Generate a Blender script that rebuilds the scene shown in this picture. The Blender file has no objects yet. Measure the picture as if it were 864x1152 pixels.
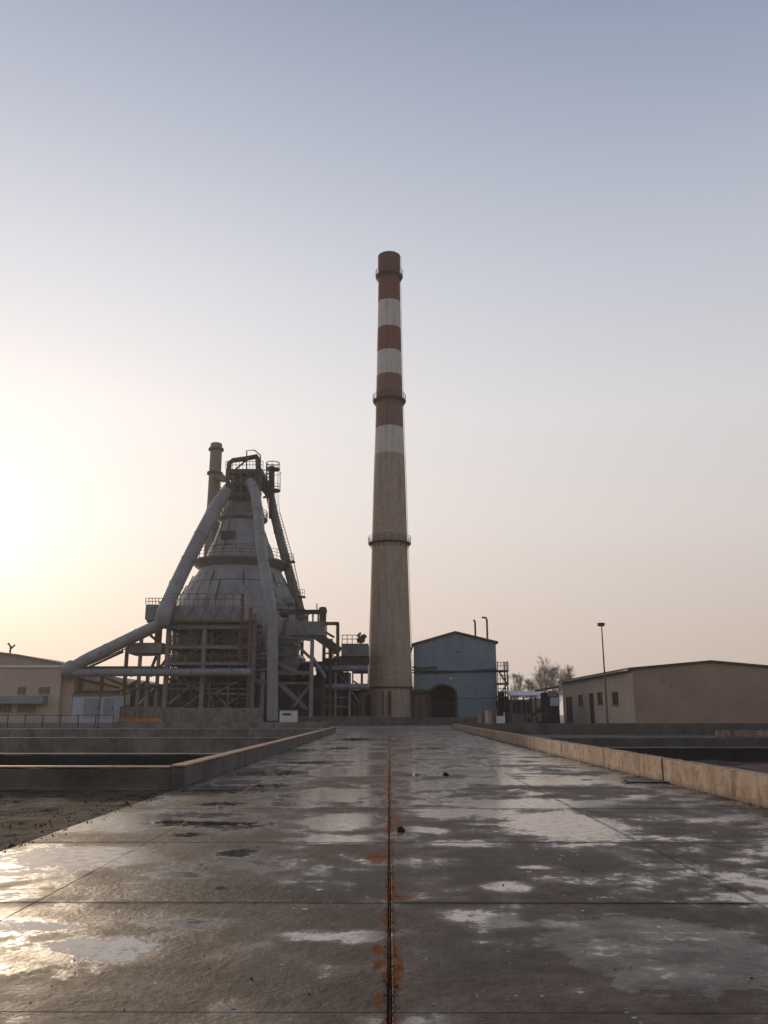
import bpy, bmesh, math, random
from mathutils import Vector, Matrix
random.seed(7)
R = math.radians
scene = bpy.context.scene
col = scene.collection
# ------------------------------------------------------------------ camera
F, PITCH, YAW, CH = 930.0, R(13.7), R(.36), 1.5
W0, H0 = 864.0, 1152.0
RM = Matrix.Rotation(YAW, 3, 'Z') @ Matrix.Rotation(math.pi/2 + PITCH, 3, 'X')
cam = bpy.data.cameras.new('camera'); co = bpy.data.objects.new('camera', cam); col.objects.link(co)
co.location = (0, 0, CH); co.rotation_euler = (math.pi/2 + PITCH, 0, YAW)
cam.sensor_fit = 'VERTICAL'; cam.sensor_height = 36; cam.lens = 36*F/H0
cam.clip_start = .05; cam.clip_end = 6000
scene.camera = co

def ray(px, py): return RM @ Vector(((px - W0/2)/F, -(py - H0/2)/F, -1))
def P(px, py, Y):
    d = ray(px, py); t = Y/d.y
    return Vector((d.x*t, Y, CH + d.z*t))
def G(px, py, z=0.0):
    d = ray(px, py); t = (z - CH)/d.z
    return Vector((d.x*t, d.y*t, z))
def S(px, py, Y): return P(px + 1, py, Y).x - P(px, py, Y).x

# ------------------------------------------------------------------ nodes
def N(nt, typ, **kw):
    n = nt.nodes.new(typ)
    for k, v in kw.items():
        if k == 'i':
            for a, b in v.items():
                if hasattr(b, 'is_output'): nt.links.new(b, n.inputs[a])
                else: n.inputs[a].default_value = b
        else: setattr(n, k, v)
    return n
def M_(nt, op, a, b=None, c=None, clamp=False):
    n = nt.nodes.new('ShaderNodeMath'); n.operation = op; n.use_clamp = clamp
    for k, v in enumerate((a, b, c)):
        if v is None: continue
        if hasattr(v, 'is_output'): nt.links.new(v, n.inputs[k])
        else: n.inputs[k].default_value = v
    return n.outputs[0]
def VM(nt, op, a, b=None):
    n = nt.nodes.new('ShaderNodeVectorMath'); n.operation = op
    for k, v in enumerate((a, b)):
        if v is None: continue
        if hasattr(v, 'is_output'): nt.links.new(v, n.inputs[k])
        else: n.inputs[k].default_value = v
    return n
def noise(nt, vec, scale, detail=4, rough=.55, mapping=None):
    if mapping: vec = VM(nt, 'MULTIPLY', vec, mapping).outputs[0]
    n = N(nt, 'ShaderNodeTexNoise', i={'Vector': vec, 'Scale': scale, 'Detail': detail, 'Roughness': rough})
    return n.outputs['Fac']
def mr(nt, v, a, b, c=0., d=1., smooth=False):
    n = nt.nodes.new('ShaderNodeMapRange'); n.clamp = True
    if smooth: n.interpolation_type = 'SMOOTHSTEP'
    nt.links.new(v, n.inputs[0])
    for k, x in zip((1, 2, 3, 4), (a, b, c, d)): n.inputs[k].default_value = x
    return n.outputs[0]
def mixc(nt, f, a, b, mode='MIX'):
    n = nt.nodes.new('ShaderNodeMix'); n.data_type = 'RGBA'; n.blend_type = mode
    for k, v in ((0, f), (6, a), (7, b)):
        if hasattr(v, 'is_output'): nt.links.new(v, n.inputs[k])
        else: n.inputs[k].default_value = (tuple(v) + (1,)) if not isinstance(v, (int, float)) else v
    return n.outputs[2]
def mixf(nt, f, a, b):
    n = nt.nodes.new('ShaderNodeMix'); n.data_type = 'FLOAT'
    for k, v in ((0, f), (2, a), (3, b)):
        if hasattr(v, 'is_output'): nt.links.new(v, n.inputs[k])
        else: n.inputs[k].default_value = v
    return n.outputs[0]
def newmat(name):
    m = bpy.data.materials.new(name); m.use_nodes = True; nt = m.node_tree
    bs = nt.nodes['Principled BSDF']; tc = nt.nodes.new('ShaderNodeTexCoord')
    geo = nt.nodes.new('ShaderNodeNewGeometry')
    return m, nt, bs, geo.outputs['Position'], tc.outputs['Object']
def weathered(name, c1, c2, rough=.7, scale=.5, rust=None, rustamt=.0, streak=.35, bump=.3, bscale=8, metal=0, dirt=(.06,.05,.04)):
    """base colour blotches, vertical streaks, patches of rust and surface bump"""
    m, nt, bs, pos, _ = newmat(name)
    a = noise(nt, pos, scale, 6, .6)
    c = mixc(nt, mr(nt, a, .35, .65), c1, c2)
    st = noise(nt, pos, 1.0, 5, .65, (2.2, 2.2, .12))
    c = mixc(nt, mr(nt, st, .52, .78, 0, streak), c, dirt)
    f2 = noise(nt, pos, scale*7, 5, .7)
    c = mixc(nt, mr(nt, f2, .5, .8, 0, streak*.7), c, dirt)
    if rust:
        r_ = noise(nt, pos, scale*2.3, 8, .7, (1, 1, .6))
        c = mixc(nt, mr(nt, r_, .62 - rustamt, .68 - rustamt*.6, 0, .85), c, rust)
    nt.links.new(c, bs.inputs['Base Color'])
    nt.links.new(mixf(nt, f2, rough - .15, min(1, rough + .15)), bs.inputs['Roughness'])
    bs.inputs['Metallic'].default_value = metal
    bn = noise(nt, pos, bscale, 8, .7)
    b = N(nt, 'ShaderNodeBump', i={'Strength': bump, 'Distance': .04, 'Height': bn})
    nt.links.new(b.outputs[0], bs.inputs['Normal'])
    return m
RUST = (.16, .055, .02)
MT = {}
MT['steel'] = weathered('grey_painted_steel', (.13,.14,.155), (.2,.21,.23), .55, .6, RUST, .06)
MT['steel_blue'] = weathered('blue_grey_steel', (.165,.185,.215), (.22,.24,.27), .5, .5, RUST, .03)
MT['steel_dark'] = weathered('dark_steel', (.035,.034,.035), (.06,.056,.052), .65, .8, (.09,.045,.02), .06)
MT['steel_brown'] = weathered('rusty_steel', (.14,.085,.055), (.09,.06,.045), .75, .8, RUST, .15)
MT['shell'] = weathered('furnace_plate', (.22,.22,.235), (.31,.31,.325), .6, .25, (.13,.09,.07), .03, .45, .2, 3)
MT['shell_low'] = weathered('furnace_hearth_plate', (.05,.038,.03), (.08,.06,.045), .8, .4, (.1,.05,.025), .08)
MT['pipe'] = weathered('pipe_plate', (.2,.2,.207), (.27,.27,.273), .5, .4, (.14,.08,.05), .02, .3, .15, 4)
MT['stack'] = weathered('stack_plate', (.2,.17,.14), (.26,.22,.18), .7, .3, RUST, .02)
MT['beige'] = weathered('beige_render', (.42,.335,.26), (.5,.4,.315), .9, .3, None, 0, .2, .3, 12, dirt=(.2,.15,.11))
MT['shaded_brown_render'] = weathered('shaded_brown_cement', (.3,.21,.15), (.37,.265,.195), .9, .25, (.22,.17,.135), .0, .15, .9, 3.5, dirt=(.16,.12,.1))
MT['tan'] = weathered('tan_sheet', (.36,.28,.2), (.42,.33,.25), .85, .2, None, 0, .2, .2, 5)
MT['white'] = weathered('chalky_white', (.6,.58,.55), (.7,.68,.66), .7, .6, None, 0, .2, .2, 8)
MT['black'] = weathered('black_and_shade', (.015,.014,.013), (.03,.027,.025), .8, .7)  # plain near-black, also used where shade is put into the colour
MT['dark_glass'] = weathered('dusty_glass', (.03,.03,.035), (.06,.055,.05), .25, 2)
MT['brown_glass'] = weathered('boarded_window', (.12,.08,.05), (.18,.12,.08), .5, 2)
MT['roof_blue'] = weathered('blue_roof_sheet', (.2,.27,.38), (.26,.34,.46), .45, .4)
MT['roof_dark'] = weathered('bitumen_roof', (.06,.055,.055), (.1,.09,.085), .8, .6)
MT['wood'] = weathered('grey_boards', (.2,.16,.12), (.3,.24,.18), .85, 1.2)
MT['orange'] = weathered('orange_paint', (.55,.2,.03), (.42,.13,.02), .6, 1.0, RUST, .05)
MT['bark'] = weathered('bark', (.24,.19,.155), (.31,.25,.2), .9, 1.5)
MT['leaf'] = weathered('dark_leaves', (.03,.035,.02), (.05,.055,.03), .7, 2)
MT['basin'] = weathered('basin_concrete', (.06,.052,.047), (.14,.125,.112), .8, .7, (.13,.09,.06), .05, .6, .6, 6, dirt=(.05,.04,.035))
MT['basin_top'] = weathered('rusty_coping', (.3,.17,.09), (.36,.26,.18), .7, 1.2, RUST, .12)
MT['block'] = weathered('block_concrete', (.12,.11,.1), (.23,.21,.19), .85, .7, (.1,.08,.065), .08, .75, .4, 5)
MT['stone'] = weathered('black_stone', (.008,.008,.008), (.02,.018,.016), .9, 8)
MT['cabinet'] = weathered('pale_blue_panel', (.35,.4,.46), (.42,.46,.5), .6, .6)
MT['cabinet_dark'] = weathered('grey_panel', (.2,.21,.23), (.26,.27,.28), .6, .6)
MT['coat'] = MT['steel_dark']

# blue sheet building
MT['blue'] = weathered('blue_sheet', (.18,.245,.3), (.23,.3,.36), .5, .25, (.1,.12,.14), .0, .35, .1, 4)

# kerb wall: stained orange brown concrete
m, nt, bs, pos, _ = newmat('stained_kerb_concrete')
c = mixc(nt, mr(nt, noise(nt, pos, 1.1, 6, .65), .35, .65), (.26,.175,.115), (.38,.29,.215))
c = mixc(nt, mr(nt, noise(nt, pos, 2.6, 8, .72, (1,1,1.6)), .5, .62, 0, .9), c, (.27,.11,.03))
c = mixc(nt, mr(nt, noise(nt, pos, 3.2, 7, .7, (1, 1, .35)), .48, .66, 0, .9), c, (.06,.045,.035))
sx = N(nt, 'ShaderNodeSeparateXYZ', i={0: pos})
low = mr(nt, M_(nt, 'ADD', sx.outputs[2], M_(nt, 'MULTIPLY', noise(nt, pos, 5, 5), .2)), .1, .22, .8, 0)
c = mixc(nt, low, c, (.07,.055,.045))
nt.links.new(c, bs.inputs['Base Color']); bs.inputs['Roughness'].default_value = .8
b = N(nt, 'ShaderNodeBump', i={'Strength': .7, 'Distance': .03, 'Height': noise(nt, pos, 14, 10, .7)})
nt.links.new(b.outputs[0], bs.inputs['Normal']); MT['kerb'] = m

# ------------------------------------------------------------------ mesh builder
class MB:
    def __init__(s): s.v = []; s.f = []
    def add(s, vs, fs):
        o = len(s.v); s.v += [tuple(v) for v in vs]; s.f += [tuple(i + o for i in f) for f in fs]; return s
    def box(s, x0, x1, y0, y1, z0, z1):
        v = [(x0,y0,z0),(x1,y0,z0),(x1,y1,z0),(x0,y1,z0),(x0,y0,z1),(x1,y0,z1),(x1,y1,z1),(x0,y1,z1)]
        return s.add(v, [(0,3,2,1),(4,5,6,7),(0,1,5,4),(1,2,6,5),(2,3,7,6),(3,0,4,7)])
    def pbox(s, x0, y0, x1, y1, Y, d, g=False):
        """box whose front face (at depth Y) covers that stretch of the photograph"""
        xm, ym = (x0+x1)/2, (y0+y1)/2
        a, b = P(x0, ym, Y).x, P(x1, ym, Y).x
        zt, zb = P(xm, y0, Y).z, P(xm, y1, Y).z
        if g: zb = 0
        return s.box(a, b, Y, Y + d, min(zb, zt), max(zt, zb))
    def bar(s, a, b, w, h=None):
        a, b = Vector(a), Vector(b); h = h or w; d = (b - a).normalized()
        up = Vector((0,0,1)) if abs(d.z) < .95 else Vector((0,1,0))
        r = d.cross(up).normalized(); u = r.cross(d).normalized()
        v = []
        for p in (a, b):
            for sx_, sy_ in ((-1,-1),(1,-1),(1,1),(-1,1)): v.append(p + r*(w/2*sx_) + u*(h/2*sy_))
        return s.add(v, [(0,1,2,3),(7,6,5,4),(0,4,5,1),(1,5,6,2),(2,6,7,3),(3,7,4,0)])
    def ibeam(s, a, b, w, h=None):
        a, b = Vector(a), Vector(b); h = h or w; d = (b - a).normalized()
        up = Vector((0,0,1)) if abs(d.z) < .95 else Vector((0,1,0))
        r = d.cross(up).normalized(); u = r.cross(d).normalized()
        t = h*.12
        s.bar(a + u*(h/2 - t/2), b + u*(h/2 - t/2), w, t); s.bar(a - u*(h/2 - t/2), b - u*(h/2 - t/2), w, t)
        return s.bar(a, b, w*.22, h - 2*t - .004)
    def tube(s, pts, r, n=10, cap=True, closed=False):
        pts = [Vector(p) for p in pts]; k = len(pts)
        rs = r if isinstance(r, (list, tuple)) else [r]*k
        rings = []; prev = None
        for i, p in enumerate(pts):
            if closed: d = pts[(i+1) % k] - pts[i-1]
            else: d = pts[min(i+1, k-1)] - pts[max(i-1, 0)]
            d.normalize()
            if prev is None:
                up = Vector((0,0,1)) if abs(d.z) < .9 else Vector((0,1,0)); u = d.cross(up).normalized()
            else:
                u = (prev - d*prev.dot(d)).normalized()
            prev = u; w = d.cross(u)
            rings.append([p + (u*math.cos(2*math.pi*j/n) + w*math.sin(2*math.pi*j/n))*rs[i] for j in range(n)])
        vs = [v for rg in rings for v in rg]; fs = []
        for i in range(k if closed else k-1):
            for j in range(n):
                a = i*n + j; b = i*n + (j+1) % n; i2 = (i+1) % k
                fs.append((a, b, i2*n + (j+1) % n, i2*n + j))
        if cap and not closed: fs += [tuple(range(n-1, -1, -1)), tuple((k-1)*n + j for j in range(n))]
        return s.add(vs, fs)
    def ring(s, c, r, t, n=40):
        return s.tube([(c[0]+math.cos(2*math.pi*i/n)*r, c[1]+math.sin(2*math.pi*i/n)*r, c[2]) for i in range(n)], t, 5, closed=True)
    def lathe(s, c, prof, n=48, caps=True):
        vs = []; fs = []; k = len(prof)
        for (r, z) in prof:
            for j in range(n): vs.append((c[0] + math.cos(2*math.pi*j/n)*r, c[1] + math.sin(2*math.pi*j/n)*r, z))
        for i in range(k-1):
            for j in range(n):
                fs.append((i*n+j, i*n+(j+1) % n, (i+1)*n+(j+1) % n, (i+1)*n+j))
        if caps: fs += [tuple(range(n-1,-1,-1)), tuple((k-1)*n+j for j in range(n))]
        return s.add(vs, fs)
    def prism(s, poly, y0, y1):
        n = len(poly)
        vs = [(x, y0, z) for x, z in poly] + [(x, y1, z) for x, z in poly]
        return s.add(vs, [tuple(range(n)), tuple(range(2*n-1, n-1, -1))] + [(i, i+n, (i+1) % n + n, (i+1) % n) for i in range(n)])
    def build(s, name, mat, parent=None, smooth=False, label=None):
        me = bpy.data.meshes.new(name); me.from_pydata(s.v, [], s.f); me.update()
        bm = bmesh.new(); bm.from_mesh(me); bmesh.ops.recalc_face_normals(bm, faces=bm.faces); bm.to_mesh(me); bm.free()
        if smooth:
            me.polygons.foreach_set('use_smooth', [True]*len(me.polygons))
            try: me.set_sharp_from_angle(angle=R(40))
            except Exception: pass
        me.materials.append(mat if not isinstance(mat, str) else MT[mat])
        o = bpy.data.objects.new(name, me); col.objects.link(o)
        if parent:
            o.parent = parent
            bpy_parent_inv(o, parent)
        if label: o['label'] = label
        return o
def world_of(o):
    v = Vector(o.location)
    while o.parent: o = o.parent; v += Vector(o.location)
    return v
def bpy_parent_inv(o, parent):
    o.location = -world_of(parent)          # meshes are written in world coordinates; only translations are used
def tag(o, label, cat, group=None, kind=None):
    if label: o['label'] = label
    if cat: o['category'] = cat
    if group: o['group'] = group
    if kind: o['kind'] = kind
    return o
def thing(name, label, cat, loc, group=None):
    o = bpy.data.objects.new(name, None); o.empty_display_size = .5; col.objects.link(o); o.location = loc
    return tag(o, label, cat, group)
def solid(o, w=.01):
    md = o.modifiers.new('bevel', 'BEVEL'); md.width = w; md.segments = 2; md.limit_method = 'ANGLE'; return o
def copypart(o, parent, off):
    c = o.copy(); col.objects.link(c); c.parent = parent; c.location = Vector(o.location) + Vector(off); return c

# ------------------------------------------------------------------ world and sun
SAZ, SEL = R(-27.5), R(10.2)
sd = Vector((math.sin(SAZ)*math.cos(SEL), math.cos(SAZ)*math.cos(SEL), math.sin(SEL)))
w = bpy.data.worlds.new('World'); scene.world = w; w.use_nodes = True; nt = w.node_tree
bg = nt.nodes['Background']
sky = N(nt, 'ShaderNodeTexSky', sky_type='NISHITA', sun_disc=False, sun_elevation=SEL, sun_rotation=SAZ, air_density=1.2, dust_density=3.5, ozone_density=1.5)
tc = nt.nodes.new('ShaderNodeTexCoord'); dirn = VM(nt, 'NORMALIZE', tc.outputs['Generated']).outputs[0]
sx = N(nt, 'ShaderNodeSeparateXYZ', i={0: dirn})
el = M_(nt, 'MULTIPLY', M_(nt, 'ARCSINE', sx.outputs[2]), 180/math.pi)
ramp = nt.nodes.new('ShaderNodeValToRGB'); nt.links.new(mr(nt, el, 0, 90), ramp.inputs[0])
def lin(c): return tuple((x/255/12.92 if x/255 <= .04045 else ((x/255+.055)/1.055)**2.4) for x in c) + (1,)
SKY = [(0, (190,173,163)), (5, (201,187,179)), (12, (208,201,198)), (20, (206,205,208)), (29, (182,188,201)), (38, (150,162,184)), (47, (117,133,162)), (90, (78,94,124))]
els = ramp.color_ramp.elements
while len(els) < len(SKY): els.new(.5)
for e, (a, c) in zip(els, SKY): e.position = a/90; e.color = lin(c)
dot = VM(nt, 'DOT_PRODUCT', dirn, tuple(sd)).outputs['Value']
ang = M_(nt, 'MULTIPLY', M_(nt, 'ARCCOSINE', M_(nt, 'MINIMUM', dot, .99999)), 180/math.pi)
def glow(width, colr, p=1.0):
    e = M_(nt, 'EXPONENT', M_(nt, 'MULTIPLY', M_(nt, 'POWER', M_(nt, 'DIVIDE', ang, width), p), -1))
    return VM(nt, 'SCALE', colr, None), e
def addglow(c, width, colr, p):
    e = M_(nt, 'EXPONENT', M_(nt, 'MULTIPLY', M_(nt, 'POWER', M_(nt, 'DIVIDE', ang, width), p), -1))
    v = nt.nodes.new('ShaderNodeVectorMath'); v.operation = 'SCALE'; v.inputs[0].default_value = colr; nt.links.new(e, v.inputs['Scale'])
    return VM(nt, 'ADD', c, v.outputs[0]).outputs[0]
c = ramp.outputs[0]
gt = mixc(nt, mr(nt, el, 3, 13), (1.05,.55,.27), mixc(nt, mr(nt, el, 12, 26), (1.0,.92,.84), (1.0,.92,.84)))
def addglow2(c, width, amp, p):
    e = M_(nt, 'EXPONENT', M_(nt, 'MULTIPLY', M_(nt, 'POWER', M_(nt, 'DIVIDE', ang, width), p), -1))
    v = nt.nodes.new('ShaderNodeVectorMath'); v.operation = 'SCALE'; nt.links.new(gt, v.inputs[0]); nt.links.new(M_(nt, 'MULTIPLY', e, amp), v.inputs['Scale'])
    return VM(nt, 'ADD', c, v.outputs[0]).outputs[0]
c = addglow(c, 5, (.17,.2,.24), 1.4)
c = addglow2(c, 15, .22, 1.0)
c = addglow(c, 45, (.235,.207,.185), 2.0)
back = mr(nt, ang, 60, 150, 1, .85)
vs_ = nt.nodes.new('ShaderNodeVectorMath'); vs_.operation = 'SCALE'; nt.links.new(c, vs_.inputs[0]); nt.links.new(back, vs_.inputs['Scale']); c = vs_.outputs[0]
sk = nt.nodes.new('ShaderNodeVectorMath'); sk.operation = 'SCALE'; nt.links.new(sky.outputs[0], sk.inputs[0]); sk.inputs['Scale'].default_value = .05
c = mixc(nt, .08, c, sk.outputs[0])
nt.links.new(c, bg.inputs[0]); bg.inputs[1].default_value = 1.0
sl = bpy.data.lights.new('sun', 'SUN'); so = bpy.data.objects.new('sun', sl); col.objects.link(so)
sl.energy = 2.0; sl.color = (1, .77, .53); sl.angle = R(2.5)
so.rotation_euler = (-sd).to_track_quat('-Z', 'Y').to_euler(); so.location = (-40, 60, 60)
scene.view_settings.view_transform = 'Standard'; scene.view_settings.look = 'None'
scene.view_settings.exposure = .1; scene.view_settings.gamma = 1; scene.view_settings.use_curve_mapping = False
scene.render.engine = 'CYCLES'
scene.cycles.max_bounces = 6; scene.cycles.volume_bounces = 0

# ------------------------------------------------------------------ ground
XL, XR = -4.35, 6.2
Y18, Y62, Y90 = 18.3, 62.0, 90.0
GR = 900
# yard ground with the basins cut out
m, nt, bs, pos, _ = newmat('yard_ground')
c = mixc(nt, mr(nt, noise(nt, pos, .12, 8, .65), .35, .65), (.1,.085,.072), (.17,.15,.13))
c = mixc(nt, mr(nt, noise(nt, pos, 2.0, 8, .7), .5, .8, 0, .6), c, (.05,.042,.036))
nt.links.new(c, bs.inputs['Base Color']); nt.links.new(mr(nt, noise(nt, pos, .3, 5), .4, .65, .35, .9), bs.inputs['Roughness'])
b = N(nt, 'ShaderNodeBump', i={'Strength': .5, 'Distance': .05, 'Height': noise(nt, pos, 4, 10, .7)})
nt.links.new(b.outputs[0], bs.inputs['Normal']); MT['ground'] = m
xs = [-GR, -60, XL - .3, XL, XR, XR + .35, 60, GR]; ys = [-GR, -6, Y18, Y62, 88, Y90, GR]
def gmesh(name, cells, mat, z):
    b = MB()
    for (x0, x1, y0, y1) in cells: b.add([(x0,y0,z),(x1,y0,z),(x1,y1,z),(x0,y1,z)], [(0,1,2,3)])
    return b
cells = [(-GR, GR, Y90, GR), (-GR, -60, -6, Y90), (60, GR, -6, Y90), (-60, XR + .35, Y62 + .3, Y90), (-GR, GR, -GR, -6), (-60, -16, -6, Y18), (-16, XL, -6, 3)]
b = gmesh('ground', cells, 'ground', -.03); g = b.build('ground', 'ground'); tag(g, None, None, kind='structure')
m, nt, bs, pos, _ = newmat('basin_mud')
c = mixc(nt, mr(nt, noise(nt, pos, .5, 8, .7), .4, .6), (.05,.04,.033), (.1,.075,.055))
nt.links.new(c, bs.inputs['Base Color']); bs.inputs['Roughness'].default_value = .85
b_ = N(nt, 'ShaderNodeBump', i={'Strength': 1, 'Distance': .08, 'Height': noise(nt, pos, 3, 10, .75)}); nt.links.new(b_.outputs[0], bs.inputs['Normal'])
MT['mud'] = m
b = gmesh('basin_floor', [(-60, XL - .1, Y18, Y62 + .3), (XR + .1, 60, 26, Y90 + .1)], 'mud', -.62)
tag(b.build('basin_floor', 'mud'), None, None, kind='structure')

def rough_patch(name, x0, x1, y0, y1, z, amp, mat, n=90, seed=0):
    from mathutils import noise as mn
    b = MB(); vs = []; fs = []
    nx = n; ny = n
    for j in range(ny+1):
        for i in range(nx+1):
            x = x0 + (x1-x0)*i/nx; y = y0 + (y1-y0)*j/ny
            h = mn.fractal(Vector((x*.9, y*.9, seed)), .9, 2.1, 5)*amp + abs(mn.noise(Vector((x*4, y*4, seed))))*amp*.35
            e = min(1, (min(x - x0, x1 - x, y - y0, y1 - y) + .01)/.3)
            vs.append((x, y, z + h*e))
    for j in range(ny):
        for i in range(nx):
            a = j*(nx+1)+i; fs.append((a, a+1, a+nx+2, a+nx+1))
    b.add(vs, fs); return b.build(name, mat, smooth=True)
m, nt, bs, pos, _ = newmat('brown_dirt')
c = mixc(nt, mr(nt, noise(nt, pos, 1.1, 8, .7), .38, .62), (.04,.028,.02), (.13,.095,.072))
c = mixc(nt, mr(nt, noise(nt, pos, 14, 6, .8), .55, .7, 0, .7), c, (.26,.2,.16))
nt.links.new(c, bs.inputs['Base Color']); bs.inputs['Roughness'].default_value = .95; bs.inputs['Specular IOR Level'].default_value = .15
b_ = N(nt, 'ShaderNodeBump', i={'Strength': 1, 'Distance': .05, 'Height': noise(nt, pos, 9, 10, .8)}); nt.links.new(b_.outputs[0], bs.inputs['Normal'])
MT['dirt'] = m
tag(rough_patch('dirt_ground', -16, XL - .012, 3, Y18 - .02, -.06, .06, 'dirt', 200), None, None, kind='structure')
tag(rough_patch('gravel_ground', XR + .36, 40, -6, 25.98, .1, .09, 'dirt', 110, 5), None, None, kind='structure')

def lump(b, c, r, rnd, n=6):
    vs = []; fs = []
    rows = 4
    for i in range(rows + 1):
        th = math.pi*i/rows
        for j in range(n):
            ph = 2*math.pi*j/n; k = r*rnd.uniform(.75, 1.2)
            vs.append((c[0] + k*math.sin(th)*math.cos(ph), c[1] + k*math.sin(th)*math.sin(ph), c[2] + k*.75*math.cos(th)))
    for i in range(rows):
        for j in range(n): fs.append((i*n+j, i*n+(j+1) % n, (i+1)*n+(j+1) % n, (i+1)*n+j))
    b.add(vs, fs)
b = MB(); rq = random.Random(8)
for i in range(900):
    x = XL - .05 - abs(rq.gauss(0, 4.2)); y = rq.uniform(6, 18.1)
    if x > -15.8: lump(b, (x, y, -.045), rq.uniform(.006, .022)*(1 + 1.2*(rq.random() < .06)), rq, 5)
tag(b.build('rubble', 'dirt'), 'small stones and clods scattered over the bare brown ground', 'rubble', kind='stuff')
# ---- wet concrete pavement
JY = [1.2, 4.76, 7.3, 10.55, 14.2, 17.9, 21.1, 24.5] + [24.5 + 3.4*i for i in range(1, 19)]
JY = [y for y in JY if y < 86] + [88.0]
JX = [XL, -2.9, 0, 3.0, XR]
b = MB()
rj = random.Random(3)
for i in range(len(JY) - 1):
    for j in range(4):
        gx = 0
        x0 = JX[j] + (.002 if j == 1 else .013 if j == 2 else .008 if j == 3 else 0)
        x1 = JX[j+1] - (.002 if j == 0 else .013 if j == 1 else .008 if j == 2 else 0)
        y0, y1 = JY[i] + .0035, JY[i+1] - .0035
        dz = rj.uniform(-.0012, .0012)
        bv = .004
        vs = []
        for (zz, ins) in ((-.2, 0), (dz - bv, 0), (dz, bv)):
            vs += [(x0+ins, y0+ins, zz), (x1-ins, y0+ins, zz), (x1-ins, y1-ins, zz), (x0+ins, y1-ins, zz)]
        fs = [(8,9,10,11)]
        for k in (0, 4):
            for q in range(4): fs.append((k+q, k+(q+1) % 4, k+4+(q+1) % 4, k+4+q))
        b.add(vs, fs)
b.add([(XL, -3, -.035), (XR, -3, -.035), (XR, 88, -.035), (XL, 88, -.035)], [(0,1,2,3)])
m, nt, bs, pos, _ = newmat('wet_concrete')
sp = N(nt, 'ShaderNodeSeparateXYZ', i={0: pos}); X, Yv = sp.outputs[0], sp.outputs[1]
jw = M_(nt, 'MULTIPLY', M_(nt, 'SUBTRACT', noise(nt, pos, 6, 6, .7), .5), .05)
Xj, Yj = M_(nt, 'ADD', X, jw), M_(nt, 'ADD', Yv, jw)
# warped coordinates for ragged puddle edges
nv = N(nt, 'ShaderNodeTexNoise', i={'Vector': pos, 'Scale': .9, 'Detail': 7, 'Roughness': .62})
warp = VM(nt, 'SUBTRACT', nv.outputs['Color'], (.5,.5,.5)).outputs[0]
wv = nt.nodes.new('ShaderNodeVectorMath'); wv.operation = 'SCALE'; nt.links.new(warp, wv.inputs[0]); wv.inputs['Scale'].default_value = .7
wp = VM(nt, 'ADD', pos, wv.outputs[0]).outputs[0]
def blobs(lst, soft=.25, wp=wp):
    acc = None
    for (cx, cy, hx, hy, wgt) in lst:
        a = G(cx, cy); l = G(cx - hx, cy); t = G(cx, cy - hy); bo = G(cx, cy + hy)
        rx = abs(a.x - l.x); ry = abs(t.y - bo.y)/2; cyy = (t.y + bo.y)/2
        d = VM(nt, 'SUBTRACT', wp, (a.x, cyy, 0)).outputs[0]
        d = VM(nt, 'MULTIPLY', d, (1/rx, 1/ry, 0)).outputs[0]
        ln = VM(nt, 'LENGTH', d).outputs['Value']
        o = mr(nt, ln, 1 - soft, 1 + soft*.6, wgt, 0, True)
        acc = o if acc is None else M_(nt, 'MAXIMUM', acc, o)
    return acc
WET = [(110,1068,85,18,1), (20,1045,90,14,.9), (370,1052,75,10,.95), (730,1075,170,55,.42), (640,932,85,20,1), (600,905,130,7,.8), (690,990,110,12,.6), (760,975,60,6,.55), (600,975,30,4,.6), (570,999,40,7,.9),
       (385,925,60,12,.95), (385,945,75,6,.9), (500,915,50,8,.8), (150,925,80,12,.9), (80,965,120,14,1), (60,930,90,8,.9), (395,893,60,6,.85), (400,868,50,5,.85), (420,850,30,4,.8),
       (520,950,60,6,.8), (610,880,80,4,.8), (540,868,70,3,.7), (330,905,50,5,.7), (840,990,60,20,.5), (350,850,60,3,.6), (480,935,30,5,.8), (250,930,60,5,.7),
       (470,838,60,2.5,.7), (300,975,60,10,.7), (200,985,60,7,.8)]
POOL = [(255,888,70,5,1), (235,926,75,3.5,1), (265,960,24,7,1), (245,905,35,3,.9), (300,870,60,4,.9), (400,832,25,2,1), (330,845,30,3,1), (380,842,20,1.6,1), (210,880,30,3,.9), (447,834,12,1.5,1), (300,884,30,2.5,1), (350,858,40,2,.9), (460,872,30,2,.9), (455,845,14,1.5,.9), (480,842,30,1.2,.8), (208,940,18,4,.9), (238,999,14,3,.8)]
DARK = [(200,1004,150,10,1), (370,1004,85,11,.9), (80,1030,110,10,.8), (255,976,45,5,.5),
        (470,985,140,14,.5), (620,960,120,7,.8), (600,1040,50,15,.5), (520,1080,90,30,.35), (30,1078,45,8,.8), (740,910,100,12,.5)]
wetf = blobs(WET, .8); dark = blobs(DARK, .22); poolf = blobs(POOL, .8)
nz = noise(nt, pos, .42, 7, .62)
nz2 = noise(nt, pos, 1.7, 8, .68)
nz3 = noise(nt, pos, 7, 8, .7)
nmix = M_(nt, 'SUBTRACT', M_(nt, 'ADD', M_(nt, 'MULTIPLY', nz2, .55), M_(nt, 'MULTIPLY', nz3, .45)), .5)
fld = M_(nt, 'MAXIMUM', M_(nt, 'MULTIPLY', wetf, .9), mr(nt, nz, .42, .62, 0, .6))
fld = M_(nt, 'ADD', fld, mr(nt, Yv, 9, 26, 0, .3))
damp = mr(nt, M_(nt, 'ADD', fld, M_(nt, 'MULTIPLY', nmix, 1.6)), .1, .7, 0, .8, True)
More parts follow.
